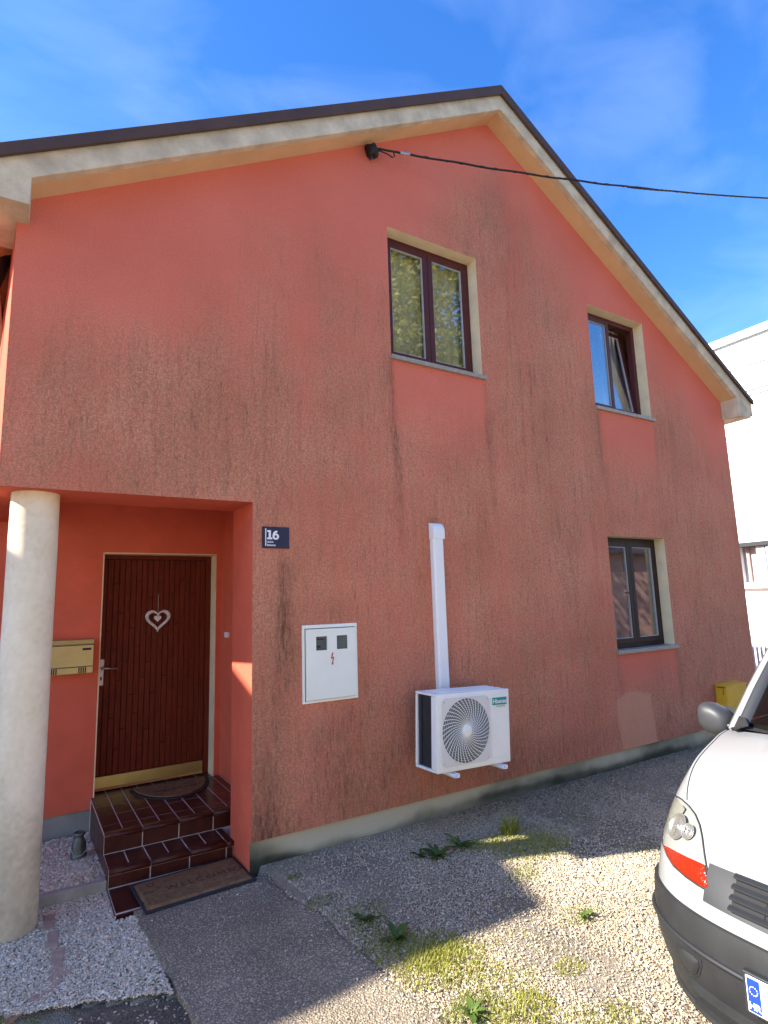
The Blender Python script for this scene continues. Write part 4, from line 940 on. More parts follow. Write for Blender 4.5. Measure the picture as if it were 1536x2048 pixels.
# ================================================================== CAR
CX0, CY0, CZ0 = 2.15, -3.04, -.17
car = empty('van', (CX0+1.9, CY0, CZ0), 'white small van parked with its nose towards the porch', 'van')
def cw(u, v, z): return (CX0+u, CY0+v, CZ0+z)
SH = np.array([(.135,0,.765),(.137,.12,.765),(.142,.24,.767),(.155,.36,.775),(.185,.47,.795),(.245,.575,.835),(.335,.650,.888),(.450,.700,.948),(.575,.730,1.000),(.755,.750,1.050),(.94,.777,1.075),(1.3,.787,1.09),(1.9,.792,1.10),(2.6,.792,1.10),(3.3,.785,1.10),(3.75,.765,1.10),(3.92,.70,1.10),(3.99,.5,1.10),(4.0,.25,1.10),(4.0,0,1.10)])
BM = np.array([(.0,0),(.004,.12),(.012,.24),(.026,.37),(.052,.48),(.098,.59),(.170,.69),(.255,.762),(.36,.802),(.56,.826),(.94,.832),(1.3,.832),(1.9,.832),(2.6,.832),(3.3,.83),(3.75,.815),(3.95,.74),(4.03,.5),(4.035,.25),(4.035,0)])
LP = np.array([(.075,0),(.08,.12),(.088,.24),(.105,.37),(.135,.48),(.185,.58),(.255,.665),(.335,.73),(.43,.77),(.6,.80),(.94,.805),(1.3,.805),(1.9,.805),(2.6,.805),(3.3,.80),(3.75,.78),(3.92,.70),(3.98,.5),(3.99,.25),(3.99,0)])
def dens(A, k=4):
    n = len(A); t = np.arange(n); tt = np.linspace(0, n-1, (n-1)*k+1); o = []
    for c in range(A.shape[1]):
        y = A[:, c]; d = np.gradient(y); i = np.minimum(tt.astype(int), n-2); f = tt-i; h00 = 2*f**3-3*f**2+1; h10 = f**3-2*f**2+f; h01 = -2*f**3+3*f**2; h11 = f**3-f**2
        o.append(h00*y[i]+h10*d[i]+h01*y[i+1]+h11*d[i+1])
    return np.stack(o, 1)
SH, BM, LP = dens(SH), dens(BM), dens(LP); NS = len(SH)
ZLIP, ZBM, ZBT = .19, .46, .585
def shell_pt(j, z):
    """point on the body side at perimeter station j, height z"""
    s, b, l = SH[j], BM[j], LP[j]
    if z <= ZBM:
        t = (z-ZLIP)/(ZBM-ZLIP); t = max(0, t); t = math.sin(t*math.pi/2); return (l[0]+(b[0]-l[0])*t, l[1]+(b[1]-l[1])*t, z)
    t = (z-ZBM)/(s[2]-ZBM); t = min(1, t); e = t*t*(.55+.45*t); return (b[0]+(s[0]-b[0])*e, b[1]+(s[1]-b[1])*e, z)
def levels(j): return [ZLIP,.25,.31,.38,.43,.47,.52,.56,ZBT,.62]+[.62+(SH[j][2]-.62)*q for q in (.2,.4,.6,.75,.88,.96,1.0)]
NL = 17
def strip(mb, lv0, lv1, j0, j1, push=0.0, sides=(1,-1), pick=None):
    for s in sides:
        base = len(mb.v)
        for j in range(j0, j1+1):
            lv = levels(j)
            for q in range(lv0, lv1+1):
                u_, v_, z_ = shell_pt(j, lv[q]); mb.v.append(cw(u_-push*math.exp(-u_*2.2)*1.0, (v_+push*(1-math.exp(-v_*4)))*s, z_))
        n = lv1-lv0+1
        for j in range(j1-j0):
            for q in range(n-1):
                a = base+j*n+q; mb.f.append((a, a+n, a+n+1, a+1) if s > 0 else (a, a+1, a+n+1, a+n))
    return mb
JW = 32          # station where front bumper ends (front wheel arch)
def weld(m):
    b = bmesh.new(); bv = [b.verts.new(p) for p in m.v]
    for f in m.f:
        try: b.faces.new([bv[i] for i in f])
        except ValueError: pass
    bmesh.ops.remove_doubles(b, verts=b.verts, dist=.0005); bmesh.ops.recalc_face_normals(b, faces=b.faces)
    o = MB(); b.verts.index_update(); o.v = [tuple(v.co) for v in b.verts]; o.f = [tuple(v.index for v in f.verts) for f in b.faces]; b.free(); return o
# body: painted shell
body = MB(); strip(body, 8, NL-1, 0, NS-1); strip(body, 0, 8, JW, NS-1)
body = weld(body)
# bonnet
HJ = 40
def edge_at(uq):
    us = SH[:HJ+1, 0]; return float(np.interp(uq, us, SH[:HJ+1, 1])), float(np.interp(uq, us, SH[:HJ+1, 2]))
def bonnet_pt(j, t):
    u_, v_, z_ = SH[j]; zc = float(np.interp(u_, [.135,.2,.3,.45,.65,.85,.95], [.765,.835,.905,.985,1.055,1.098,1.112]))
    vv = v_*t; cre = .34+.20*min(1, max(0, (u_-.15)/.8)); a = abs(vv)
    zz = z_+(zc-z_)*(1-abs(t)**2.6); zz += .016*(1-float(sstep(cre-.035, cre+.015, a)))*min(1, max(0, (u_-.15)/.12))
    uu = u_-.0*(1-abs(t)); 
    if j >= HJ-8: uu = u_-.10*(1-t*t)*((j-(HJ-8))/8)
    return cw(uu, vv, zz)
bon = MB(); nt_ = 72; rows = list(range(0, HJ+1))
for j in rows:
    for q in range(nt_+1): bon.v.append(bonnet_pt(j, -1+2*q/nt_))
bon.f = [(a*(nt_+1)+q, a*(nt_+1)+q+1, (a+1)*(nt_+1)+q+1, (a+1)*(nt_+1)+q) for a in range(len(rows)-1) for q in range(nt_)]
bv_ = BVHTree.FromPolygons([Vector(p) for p in body.v+bon.v], body.f+[tuple(i+len(body.v) for i in f) for f in bon.f])
bmp = MB(); strip(bmp, 0, 8, 0, JW, .014); bmp = weld(bmp)
bv2 = BVHTree.FromPolygons([Vector(p) for p in bmp.v], bmp.f)
shell = body.build('body', CARW, car, smooth=True, auto=50)
bon.build('bonnet', CARW, car, smooth=True, auto=60)
bumper = bmp.build('bumper', PLASTIC, car, smooth=True, auto=55)
# ledge on top of the bumper and a lower groove
m = MB()
for s in (1, -1):
    base = len(m.v)
    for j in range(0, JW+1):
        z_ = ZBT; u_, v_, _ = shell_pt(j, z_); p_ = .014; m.v += [cw(u_-p_*math.exp(-u_*2.2), (v_+p_*(1-math.exp(-v_*4)))*s, z_), cw(u_+.02, (v_-.02*(v_ > .1))*s, z_+.004)]
    m.f += [(base+2*j, base+2*j+2, base+2*j+3, base+2*j+1) for j in range(JW)]
m.build('bumper_ledge', PLASTIC, car, fix=False)
def bump_curve(z_, out_):
    pts = []
    for s in (-1, 1):
        js = range(JW, -1, -1) if s < 0 else range(1, JW+1)
        for j in js:
            u_, v_, _ = shell_pt(j, z_); p_ = .014+out_; pts.append(cw(u_-p_*math.exp(-u_*2.2), (v_+p_*(1-math.exp(-v_*4)))*s, z_))
    return pts
m = MB(); m.tube(bump_curve(.475, .002), .011, 6, flat=.8); m.build('bumper_strip', PLASTIC2, car, smooth=True)
m = MB(); m.tube(bump_curve(.465, -.003), .006, 6); m.build('bumper_groove', DARK, car)
m = MB(); m.tube(bump_curve(.215, .004), .014, 6); m.build('bumper_lip', PLASTIC, car, smooth=True)
# casting photo outlines on to the shell
def ray(px, py): return (_f+c_r*((px-768)/FPX)+c_u*((1024-py)/FPX)).normalized()
def cast(px, py, tree, guess=3.0):
    d = ray(px, py); h = tree.ray_cast(CAM, d)
    if h[0] is None or (h[0]-CAM).length > 4.5:
        h = tree.find_nearest(CAM+d*guess)
    n = h[1] if h[1].dot(d) < 0 else -h[1]
    return h[0], n, (h[0]-CAM).length
def patch(poly, tree, lift=.003, dome=.0, step=5.0, guess=3.0):
    bp = []
    for i in range(len(poly)):
        a = Vector(poly[i]); b = Vector(poly[(i+1) % len(poly)]); k = max(1, int((b-a).length/step))
        for q in range(k): bp.append(a.lerp(b, q/k))
    nb = len(bp); pts = list(bp); xs1 = [p.x for p in bp]; ys1 = [p.y for p in bp]
    def inside(p):
        c = False; j = nb-1
        for i in range(nb):
            if (bp[i].y > p.y) != (bp[j].y > p.y) and p.x < (bp[j].x-bp[i].x)*(p.y-bp[i].y)/(bp[j].y-bp[i].y)+bp[i].x: c = not c
            j = i
        return c
    def bd(p): return min((p-q).length for q in bp)
    dist = [0]*nb; yq = min(ys1)
    while yq < max(ys1):
        xq = min(xs1)
        while xq < max(xs1):
            p = Vector((xq, yq))
            if inside(p) and bd(p) > step*.6: pts.append(p); dist.append(bd(p))
            xq += step
        yq += step
    r_ = geometry.delaunay_2d_cdt(pts, [(i, (i+1) % nb) for i in range(nb)], [], 1, 1e-5)
    V = []; mxd = max(dist+[1])
    for p in r_[0]:
        hit, nrm, L_ = cast(p.x, p.y, tree, guess); dd = bd(p) if nb else 0
        V.append(hit+nrm*(lift+dome*math.sin(min(1, dd/mxd)*math.pi/2)))
    m = MB(); m.v = [tuple(v) for v in V]; m.f = [tuple(f) for f in r_[2]]; return m
def mirror(m):
    o = MB(); o.v = [(p[0], 2*CY0-p[1], p[2]) for p in m.v]; o.f = [tuple(reversed(f)) for f in m.f]; return o
def zz(pts): return [(1300+p[0]/4.195, 1560+p[1]/4.195) for p in pts]
lamp_all = zz([(118,300),(108,420),(113,540),(150,640),(200,722),(300,812),(400,882),(470,922),(505,918),(490,800),(472,700),(456,600),(441,480),(420,380),(382,290),(330,222),(270,165),(220,134),(175,128),(145,180)])
lamp_clear = zz([(124,300),(115,420),(118,530),(180,570),(250,606),(350,655),(460,705),(448,600),(432,480),(412,385),(375,297),(325,232),(265,176),(220,146),(178,140),(150,188)])
lamp_amber = zz([(120,545),(160,566),(250,614),(350,664),(464,716),(480,800),(495,905),(470,912),(400,872),(300,802),(204,714),(156,636)])
for mir in (0, 1):
    a = patch(lamp_all, bv_, .0015, -.012); b_ = patch(lamp_clear, bv_, .006, .018); c_ = patch(lamp_amber, bv_, .007, .005)
    if mir: a, b_, c_ = mirror(a), mirror(b_), mirror(c_)
    hl = a.build('headlight', CHROME, car, smooth=True, fix=False)
    b_.build('lens', LENS, hl, smooth=True, fix=False); c_.build('indicator', AMBER, hl, smooth=True, fix=False)
    # bowl and bulb shapes inside
    pc = Vector((0,0,0))
    for (lx, ly, rr1) in ((245, 395, .050), (330, 440, .030)):
        h, n_, L_ = cast(1300+lx/4.195, 1560+ly/4.195, bv_)
        q_ = (n_+Vector((-.25, 0, 0))).normalized(); a1 = q_.cross(Vector((0,0,1))).normalized(); a2 = a1.cross(q_)
        m = MB(); rings = [(rr1,.011),(rr1*.86,.012),(rr1*.80,.007),(rr1*.35,.005),(rr1*.30,.012),(rr1*.12,.016)]
        for (r_, o_) in rings:
            for k in range(28):
                t = 2*math.pi*k/28; m.v.append(tuple(h+a1*r_*math.cos(t)+a2*r_*math.sin(t)*1.1+q_*o_))
        m.f = [(i*28+k, i*28+(k+1) % 28, (i+1)*28+(k+1) % 28, (i+1)*28+k) for i in range(len(rings)-1) for k in range(28)]+[tuple(5*28+k for k in range(28))]
        if mir: m = mirror(m)
        m.build('reflector', RFL, hl, smooth=True, fix=False)
    # seal round the lamp
    loop = []
    for i in range(len(lamp_all)):
        p = lamp_all[i]; q = lamp_all[(i+1) % len(lamp_all)]
        for k in range(3):
            hit, nn, L_ = cast(p[0]+(q[0]-p[0])*k/3, p[1]+(q[1]-p[1])*k/3, bv_); loop.append(hit+nn*.002)
    m = MB(); m.tube(loop, .0032, 5, closed=True)
    if mir: m = mirror(m)
    m.build('seal', PLASTIC2, hl, smooth=True)
# grille panel between the lamps
def nose(u_off, v, z_):
    j = int(np.argmin(np.abs(SH[:40,1]-abs(v)))); p = shell_pt(j, z_); return (p[0]-u_off, v, z_)
m = MB()
def fg(a, b):
    v = -.445+.89*a; zt = .752+.0*abs(v); zb = .628+.010*(abs(v)/.445); z_ = zb+(zt-zb)*b
    s = float(np.interp(abs(v), BM[:30,1], np.arange(30))); j = min(28, int(s)); f = s-j
    pa_, pb_ = shell_pt(j, z_), shell_pt(j+1, z_); return cw(pa_[0]+(pb_[0]-pa_[0])*f-.006, v, z_)
m.grid(fg, 48, 8); gp2 = m.build('grille', PLASTIC2, car, smooth=True)
def fg_at(v, z_, o_):
    p = fg((v+.445)/.89, 0); s = float(np.interp(abs(v), BM[:30,1], np.arange(30))); j = min(28, int(s)); f = s-j
    pa_, pb_ = shell_pt(j, z_), shell_pt(j+1, z_); return Vector(cw(pa_[0]+(pb_[0]-pa_[0])*f-.006-o_, v, z_))
m = MB()
def fgd(a, b): return tuple(fg_at(-.335+.67*a, .650+.092*b, .002))
m.grid(fgd, 40, 4); m.build('grille_opening', DARK, gp2)
for z_ in (.660,.690,.720,.748):
    m = MB()
    for k in range(41):
        v = -.338+.676*k/40; p = fg_at(v, z_, .004); q = fg_at(v, z_, .022)
        m.v += [tuple(p+Vector((0,0,.010))), tuple(q+Vector((0,0,.004))), tuple(q+Vector((0,0,-.004))), tuple(p+Vector((0,0,-.002)))]
    m.f = [(4*k+i, 4*k+4+i, 4*k+4+(i+1) % 4, 4*k+(i+1) % 4) for k in range(40) for i in range(4)]+[(0,1,2,3),(160,163,162,161)]
    m.build('slat', PLASTIC2, gp2)
for v in (-.22,-.07,.07,.22):
    m = MB(); a = fg_at(v,.652,.003); b_ = fg_at(v,.745,.003); m.tube([a,b_], .005, 4); m.build('rib', PLASTIC2, gp2)
# bonnet shut line, drawn as a thin recessed gap
for s in (1, -1):
    pts = []
    for j in range(24, HJ+1):
        u_, v_, z_ = SH[j]; pts.append(Vector(cw(u_, (v_-.012)*s, z_+.0)))
    m = MB(); m.tube(pts, .0032, 5); m.build('bonnet_gap', DARK, car)
pts = [Vector(cw(SH[j][0]-.001, SH[j][1]*s_, SH[j][2]-.006)) for s_, js in ((-1, range(12,-1,-1)), (1, range(1,13))) for j in js]
m = MB(); m.tube(pts, .0035, 5); m.build('bonnet_gap', DARK, car)
# bumper: fog recess, lower intake, plate
def zb(pts): return zz(pts)
fog = zb([(212,1385),(240,1372),(290,1395),(380,1450),(430,1500),(440,1560),(420,1640),(380,1655),(310,1600),(250,1500)])
fog_in = zb([(240,1405),(290,1420),(370,1475),(412,1520),(418,1570),(398,1625),(370,1625),(315,1575),(262,1490)])
for mir in (0, 1):
    a = patch(fog, bv2, .002, 0, 4); b_ = patch(fog_in, bv2, .004, .010, 4)
    if mir: a, b_ = mirror(a), mirror(b_)
    a.build('fog_recess', DARK, car, fix=False); b_.build('fog_blank', PLASTIC, car, smooth=True, fix=False)
def bump_at(v, z_, o_):
    s = float(np.interp(abs(v), BM[:30,1], np.arange(30))); j = min(28, int(s)); f = s-j
    pa_, pb_ = shell_pt(j, z_), shell_pt(j+1, z_); return Vector(cw(pa_[0]+(pb_[0]-pa_[0])*f-.014-o_, v, z_))
m = MB(); m.grid(lambda a, b: tuple(bump_at(-.50+1.0*a, .245+.075*b, .002)), 40, 4); ink = m.build('lower_intake', DARK, car)
for z_, h_ in ((.325,.016),(.243,.012)):
    m = MB()
    for k in range(41):
        v = -.535+1.07*k/40; p = bump_at(v, z_, -.002); q = bump_at(v, z_, .026)
        m.v += [tuple(p+Vector((0,0,h_))), tuple(q+Vector((0,0,h_*.3))), tuple(q+Vector((0,0,-h_*.3))), tuple(p+Vector((0,0,-h_)))]
    m.f = [(4*k+i, 4*k+4+i, 4*k+4+(i+1) % 4, 4*k+(i+1) % 4) for k in range(40) for i in range(4)]+[(0,1,2,3),(160,163,162,161)]
    m.build('intake_bar', PLASTIC, ink)
for v in (-.3,-.1,.1,.3):
    m = MB(); m.tube([bump_at(v,.245,.006), bump_at(v,.325,.006)], .012, 4); m.build('intake_rib', PLASTIC, ink)
m = MB(); m.box(CX0-.030, CX0-.006, CY0-.272, CY0+.272, CZ0+.392, CZ0+.520); nph = m.build('plate_holder', PLASTIC2, car, bevel=.004)
m = MB(); m.box(CX0-.035, CX0-.029, CY0-.26, CY0+.26, CZ0+.402, CZ0+.512); npl = m.build('number_plate', PLATEW, nph, bevel=.003)
m = MB(); m.box(CX0-.0366, CX0-.0345, CY0+.216, CY0+.255, CZ0+.407, CZ0+.507); m.build('plate_band', BLUEP, nph)
m = MB()
for k in range(12):
    a = 2*math.pi*k/12; m.box(CX0-.0376, CX0-.0362, CY0+.2355+.0125*math.cos(a)-.0016, CY0+.2355+.0125*math.cos(a)+.0016, CZ0+.472+.0125*math.sin(a)-.0016, CZ0+.472+.0125*math.sin(a)+.0016)
m.build('plate_stars', STARM, nph)
FACEX = Matrix(((0,0,-1,0),(-1,0,0,0),(0,1,0,0),(0,0,0,1)))
m = text_mb('HR', .028, .0006, .0008, 'CENTER'); m.xform(Matrix.Translation((CX0-.0372, CY0+.2355, CZ0+.416)) @ FACEX); m.build('plate_country', WHITE, nph, fix=False)
# greenhouse
WS = [(.945,.765,1.075),(1.12,.735,1.265),(1.30,.700,1.450),(1.48,.665,1.600),(1.66,.625,1.715)]
def wsp(t, s, inset=0.0):
    q = t*4; i = min(3, int(q)); f = q-i; a, b = WS[i], WS[i+1]; u_, v_, z_ = [a[k]+(b[k]-a[k])*f for k in range(3)]
    return u_, v_*s, z_
m = MB()
def fws(a, b):
    s = -1+2*b; u_, v_, z_ = wsp(a, 1); ve = v_-.075; return cw(u_-.13*(1-s*s)*(1-.35*a)-.005, ve*s, z_+.01*(1-s*s)+.004)
m.grid(fws, 16, 32); m.build('windscreen', CARGLASS, car, smooth=True)
for s in (1, -1):
    m = MB()
    for k in range(17):
        t = k/16; u_, v_, z_ = wsp(t, 1)
        m.v += [cw(u_+.10, (v_+.010)*s, z_-.005), cw(u_+.025, (v_+.016)*s, z_+.010), cw(u_-.012, (v_-.012)*s, z_+.014), cw(u_-.02, (v_-.045)*s, z_+.010), cw(u_+.02, (v_-.055)*s, z_-.01)]
    m.f = [(5*k+i, 5*k+5+i, 5*k+6+i, 5*k+1+i) for k in range(16) for i in range(4)]
    m.build('pillar', CARW, car, smooth=True)
    m = MB()
    for k in range(17):
        t = k/16; u_, v_, z_ = wsp(t, 1); m.v += [cw(u_-.022, (v_-.040)*s, z_+.013), cw(u_-.026, (v_-.062)*s, z_+.016), cw(u_-.010, (v_-.088)*s, z_+.005)]
    m.f = [(3*k+i, 3*k+3+i, 3*k+4+i, 3*k+1+i) for k in range(16) for i in range(2)]
    m.build('pillar_trim', PLASTIC2, car, smooth=True)
    m = MB(); m.add([cw(.88,.70*s,1.095),cw(.955,.772*s,1.088),cw(1.00,.745*s,1.15),cw(.965,.685*s,1.145),cw(.90,.64*s,1.12)], [(0,1,2,3,4)]); m.build('cowl_corner', PLASTIC, car, bevel=0)
m = MB(); m.grid(lambda a, b: cw((.94-.10*(1-(2*b-1)**2))-.02+(.115)*a-.03*(1-(2*b-1)**2)*a, (-.72+1.44*b), 1.098+.012*a+.012*(1-(2*b-1)**2)), 4, 30); m.build('cowl', PLASTIC, car, smooth=True)
m = MB(); m.tube([cw(.86,.45,1.150),cw(1.02,.15,1.275),cw(1.10,-.05,1.33)], .007, 6); m.tube([cw(.85,.50,1.145),cw(.86,.40,1.155),cw(.865,-.25,1.16)], .006, 6); m.build('wiper', PLASTIC, car)
# roof and sides
m = MB()
def frf(a, b):
    u_ = 1.62+2.33*a; s = -1+2*b; wv = .625+.03*math.sin(math.pi*min(1, a*1.3)); zt = 1.715+.075*math.sin(math.pi*min(.5+a*.5, .95)); return cw(u_-(.13*.65*(1-s*s) if a < .01 else 0), wv*s, zt+.055*(1-abs(s)**3)*min(1, .25+a*6))
m.grid(frf, 20, 24); m.build('roof', CARW, car, smooth=True)
for s in (1, -1):
    m = MB()
    ul = [0, .12, .25, .5, .75, 1]
    def fsd(a, b):
        # lower edge beltline, upper edge roof rail
        u0 = .97+3.0*a; lo = (u0, .785, 1.095)
        if a < .24:
            t = a/.24*1.0; uu, vv, zz_ = wsp(t, 1); up = (uu+.08, vv+.005, zz_-.01)
        else: up = (1.74+2.21*(a-.24)/.76, .63+.02, 1.74)
        return cw(lo[0]+(up[0]-lo[0])*b if a > 0 else lo[0], (lo[1]+(up[1]-lo[1])*b)*s, lo[2]+(up[2]-lo[2])*b)
    m.grid(fsd, 48, 8); m.build('side_panel', CARW, car, smooth=True, auto=50)
    m = MB(); m.grid(lambda a, b: tuple(Vector(fsd(.10+.28*a, .08+.80*b))+Vector((0,.006*s,.002))), 16, 4); m.build('side_window', CARGLASS if False else SEATM, car, smooth=True)
m = MB(); m.grid(lambda a, b: cw(3.98-.06*a, (-.75+.10*a)+(1.5-.2*a)*b, 1.09+.68*a), 6, 6); m.build('tail_door', CARW, car)
m = MB(); m.box(CX0+1.02, CX0+3.9, CY0-.74, CY0+.74, CZ0+.30, CZ0+.95); m.box(CX0+1.7, CX0+1.85, CY0+.12, CY0+.60, CZ0+.9, CZ0+1.42); m.box(CX0+1.7, CX0+1.85, CY0-.60, CY0-.12, CZ0+.9, CZ0+1.42); m.box(CX0+.98, CX0+1.3, CY0-.70, CY0+.70, CZ0+.95, CZ0+1.06); m.build('interior', SEATM, car, bevel=.03)
# mirrors
for s in (1, -1):
    m = MB(); n1, n2 = 14, 20; c_ = Vector((1.13, .925, 1.085))
    for i in range(n1+1):
        for k in range(n2):
            ph = math.pi*i/n1; th = 2*math.pi*k/n2
            ex = lambda v_, e: math.copysign(abs(v_)**e, v_)
            a = ex(math.cos(ph), .8); r_ = ex(math.sin(ph), .6)
            du = a*(.075 if a < 0 else .045); dv = r_*ex(math.cos(th), .7)*.090; dz_ = r_*ex(math.sin(th), .7)*.082
            dz_ *= 1-.25*(dv < 0)*abs(dv)/.09
            m.v.append(cw(c_.x+du, (c_.y+dv)*s, c_.z+dz_+.012*dv/.09))
    m.f = [(i*n2+k, i*n2+(k+1) % n2, (i+1)*n2+(k+1) % n2, (i+1)*n2+k) for i in range(n1) for k in range(n2)]
    mo = weld(m).build('mirror', MIRRORP, car, smooth=True)
    m = MB(); m.tube([cw(1.12,.86*s,1.05),cw(1.11,.80*s,1.045),cw(1.12,.76*s,1.06)], [.03,.035,.045], 8); m.build('mirror_arm', PLASTIC, mo, smooth=True)
    m = MB(); m.grid(lambda a, b: cw(1.178, (c_.y-.075+.15*a)*s, 1.02+.13*b), 2, 2); m.build('mirror_glass', SEATM, mo)
# wheels
for u_ in (.80, 3.38):
    for s in (1, -1):
        c_ = cw(u_, .735*s, .30)
        m = MB(); m.lathe([(.20,-.085),(.27,-.09),(.295,-.07),(.30,-.03),(.30,.03),(.295,.07),(.27,.09),(.20,.085)], c_, 40, axis=1); wh = m.build('wheel', TYRE, car, smooth=True)
        m = MB(); m.lathe([(.001,.05),(.05,.06),(.08,.05),(.17,.06),(.20,.085),(.205,.07),(.001,.03)], (c_[0], c_[1]+(0 if s > 0 else 0), c_[2]), 30, axis=1)
        if s < 0: m.v = [(p[0], 2*c_[1]-p[1], p[2]) for p in m.v]
        m.build('rim', STEEL, wh, smooth=True, auto=40)
        m = MB(); m.tube([cw(u_+.36*math.cos(t), .835*s, .29+.36*math.sin(t)) for t in [math.pi*(k/16) for k in range(17)]], .022, 6); m.build('arch_trim', PLASTIC, car, smooth=True)
        m = MB(); m.lathe([(.001,0),(.35,0),(.35,.01),(.001,.01)], (c_[0], CY0+.829*s, c_[2]), 32, axis=1); m.build('wheel_well', DARK, car)

# ================================================================== surroundings
# white building to the right
WX = 14.8
wb = empty('white_building', (WX, 4, -.15), 'tall plain white rendered building behind the house on the right', 'building')
m = MB(); 
m.box(WX, WX+9, -1.5, 14, 2.76, 7.75); m.box(WX, WX+9, -1.5, 14, -.3, 1.77); m.box(WX, WX+9, 3.50, 14, 1.77, 2.76); m.box(WX+.3, WX+9, -1.4, 3.5, 1.77, 2.76)
m.build('wall', WHITEWALL, wb)
m = MB(); m.box(WX-.09, WX+9.1, -1.6, 14.1, 7.75, 7.93); m.build('roof_edge', WHITEP, wb); m = MB(); m.box(WX-.02, WX+.2, -1.5, 14, 7.70, 7.748); m.build('flashing', GREYF, wb)
m = MB(); m.box(WX-.06, WX+.25, -1.5, 3.49, 2.66, 2.757); m.build('soffit_strip', PLASTIC2, wb)
m = MB(); m.box(WX-.12, WX+.25, -1.5, 3.52, 1.66, 1.80); m.build('sill', WHITEP, wb, bevel=.01)
m = MB(); m.box(WX+.20, WX+.22, -1.4, 3.48, 1.80, 2.66); wbw = m.build('window', BLIND, wb)
for y_ in (3.02, 1.6, .3):
    m = MB(); m.box(WX+.02, WX+.18, y_-.10, y_+.10, 1.80, 2.66); m.box(WX-.0, WX+.19, y_-.19, y_-.12, 1.80, 2.66); m.build('mullion', GREYF, wbw, bevel=.01)
for y_ in (3.36,):
    m = MB(); m.box(WX+.15, WX+.2, y_-.02, y_+.02, 1.8, 2.66); m.build('mullion', ROSE, wbw)
fn = empty('railing', (13.4, 3.3, -.15), 'low grey metal railing in front of the white building', 'railing')
for k in range(40):
    m = MB(); y_ = 1.2+.085*k; m.box(13.40, 13.42, y_, y_+.045, -.1, .62); m.build('bar', GREYF, fn)
m = MB(); m.box(13.38, 13.44, 1.1, 4.7, .62, .68); m.build('top_rail', GREYF, fn)
for zk, lab in ((6.75,'upper thin wire crossing the white building'),(6.17,'middle thin wire in front of the white building'),(6.05,'lower thin wire in front of the white building')):
    m = MB(); m.tube([Vector((13.8, 7.5-12*t, zk+.0-.25*4*t*(1-t)*.3)) for t in [k/30 for k in range(31)]], .014, 5); o = m.build('wire', PLASTIC2); tag(o, lab, 'wire', 'wires by the white building')
# neighbour on the left (out of the frame; it shades the yard)
nb_ = empty('neighbour_house', (-8, 5, -.15), 'gambrel roofed rendered house standing off to the left of the yard', 'house')
prof = [(.62,-.3),(.62,3.9),(1.12,5.25),(2.1,5.50),(4.8,6.3),(7.5,5.3),(8.4,3.9),(8.4,-.3)]
m = MB(); m.prism(prof, 0, -11, -5); m.build('wall', CREAM, nb_)
m = MB()
pr_ = [(.45,3.75),(1.08,5.30),(2.1,5.56),(4.8,6.38),(7.52,5.38),(8.55,3.75)]
m.prism(pr_+[(q[0], q[1]-.07) for q in reversed(pr_)], 0, -11.2, -4.9); m.build('roof', ROOFM, nb_)
for y_ in (2.2, 5.6):
    m = MB(); m.box(-5.02,-4.985,y_,y_+1.0,1.0,2.3); wn = m.build('window', FRAME2, nb_); m = MB(); m.box(-4.99,-4.975,y_+.08,y_+.92,1.08,2.22); m.build('pane', GLASS, wn)
# house across the yard (seen only as a reflection)
ah = empty('rose_house', (19, -11, -.2), 'rose rendered house across the yard mirrored in the lower window', 'house')
m = MB(); m.prism([(-17,-.3),(-9.5,-.3),(-9.5,3.2),(-13.2,5.6),(-17,3.2)], 0, 13.5, 24); m.build('wall', ROSE, ah)
m = MB(); m.prism([(-17.3,3.1),(-13.2,5.75),(-9.2,3.1),(-9.2,3.2),(-13.2,5.9),(-17.3,3.2)], 0, 13.2, 24.3); m.build('roof', ROOFM, ah)
for x_ in (14.6, 22.4):
    m = MB(); m.box(x_,x_+1.1,-9.54,-9.48,1.0,2.3); wn = m.build('window', WHITEP, ah); m = MB(); m.box(x_+.08,x_+1.02,-9.49,-9.46,1.08,2.22); m.build('pane', SEATM, wn)
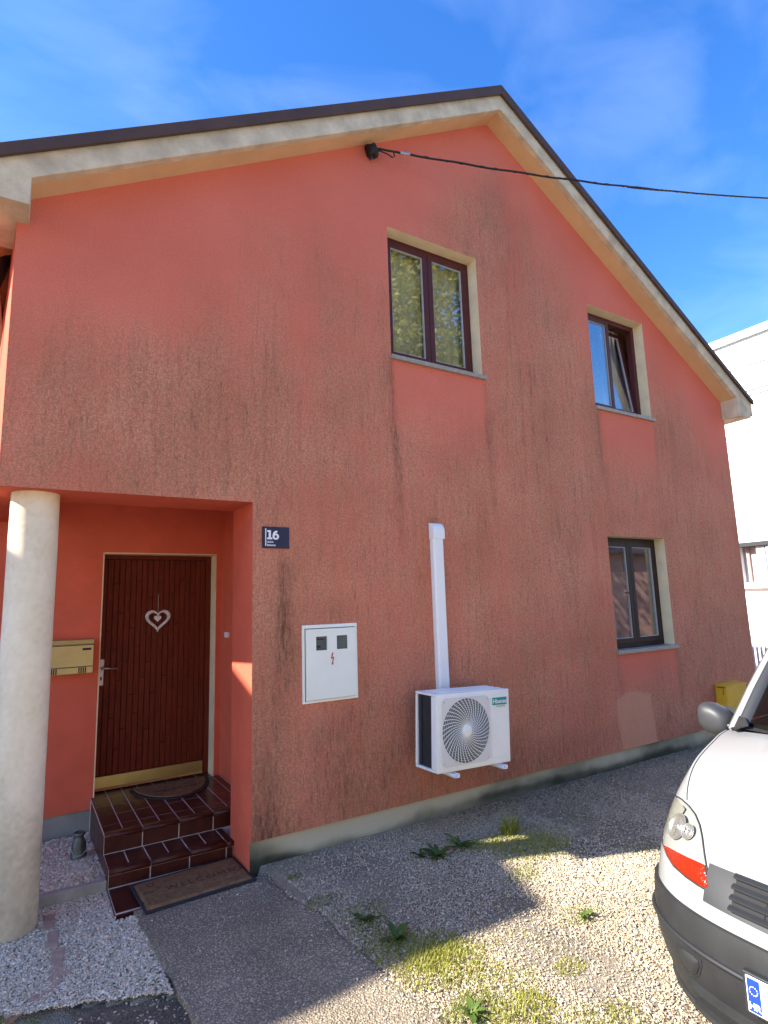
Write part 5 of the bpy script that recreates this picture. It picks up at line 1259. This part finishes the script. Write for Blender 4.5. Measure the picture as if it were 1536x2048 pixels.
# unseen long cream house, added to bounce warm light onto the facade
ch = empty('added_bounce_house', (-1, -13, -.2), 'unseen long cream house added behind the viewer to bounce warm light', 'house')
CREAMW = material('cream_wall', (.78,.66,.47), .9, .04, 3, .3, 120)
m = MB(); m.prism([(-16,-.3),(-9.4,-.3),(-9.4,5.0),(-12.7,7.0),(-16,5.0)], 0, -9, 6.2); m.build('wall', CREAMW, ch)
m = MB(); m.prism([(-16.4,4.8),(-12.7,7.05),(-9.0,4.8),(-9.0,4.92),(-12.7,7.2),(-16.4,4.92)], 0, -9.4, 6.6); m.build('roof', ROOFM, ch)
for x_ in (-7.0, -3.6, -.2, 3.2):
    for z_ in (.9, 3.2):
        m = MB(); m.box(x_, x_+1.1, -9.43, -9.38, z_, z_+1.25); wn = m.build('window', WHITEP, ch); m = MB(); m.box(x_+.08, x_+1.02, -9.379, -9.36, z_+.08, z_+1.17); m.build('pane', SEATM, wn)
# trees behind the photographer, mirrored in the upper window
def tree(x_, y_, h, rad, n, label, seed):
    r0 = np.random.default_rng(seed); t = empty('tree', (x_, y_, -.3), label, 'tree', 'trees across the yard')
    m = MB(); m.tube([(x_,y_,-.4),(x_+.1,y_,h*.3),(x_-.1,y_+.1,h*.6),(x_,y_,h*.85)], [.24,.2,.13,.04], 10)
    cl = []
    for q in range(26):
        a = r0.uniform(0,6.28); el = r0.uniform(-.3,1.2); rr = rad*r0.uniform(.35,1); c = np.array([x_+math.cos(a)*rr*math.cos(el), y_+math.sin(a)*rr*math.cos(el), h*.62+math.sin(el)*h*.34]); cl.append((c, rad*r0.uniform(.28,.5)))
        if q < 14: m.tube([(x_,y_,h*(.28+.03*q)), tuple((np.array([x_,y_,h*(.35+.03*q)])+c)/2), tuple(c)], [.07,.045,.015], 5)
    m.build('trunk', BARK, t, smooth=True)
    P = []; 
    for c, r_ in cl:
        v = r0.normal(size=(n//26, 3)); v /= np.linalg.norm(v, axis=1)[:,None]; P.append(c+v*r_*r0.random((len(v),1))**.4)
    P = np.concatenate(P); k = len(P); a1 = r0.normal(size=(k,3)); a1 /= np.linalg.norm(a1, axis=1)[:,None]; a2 = np.cross(a1, r0.normal(size=(k,3))); a2 /= np.linalg.norm(a2, axis=1)[:,None]; s = r0.uniform(.06,.13,(k,1))
    V = np.stack([P-a1*s, P+a2*s*.5, P+a1*s, P-a2*s*.5], 1).reshape(-1,3)-np.array(t.location)
    o = np_mesh('crown', V, np.arange(4*k).reshape(-1,4), LEAFM, t); set_tone(o, np.repeat(np.clip(r0.normal(.5,.25,k),0,1), 4))
tree(9.6,-8.6,12.5,3.0,9000,'tall yellow green tree mirrored in the upper window',4)
tree(7.6,-7.2,9.5,1.7,4500,'shorter tree left of the tall one mirrored in the upper window',8)
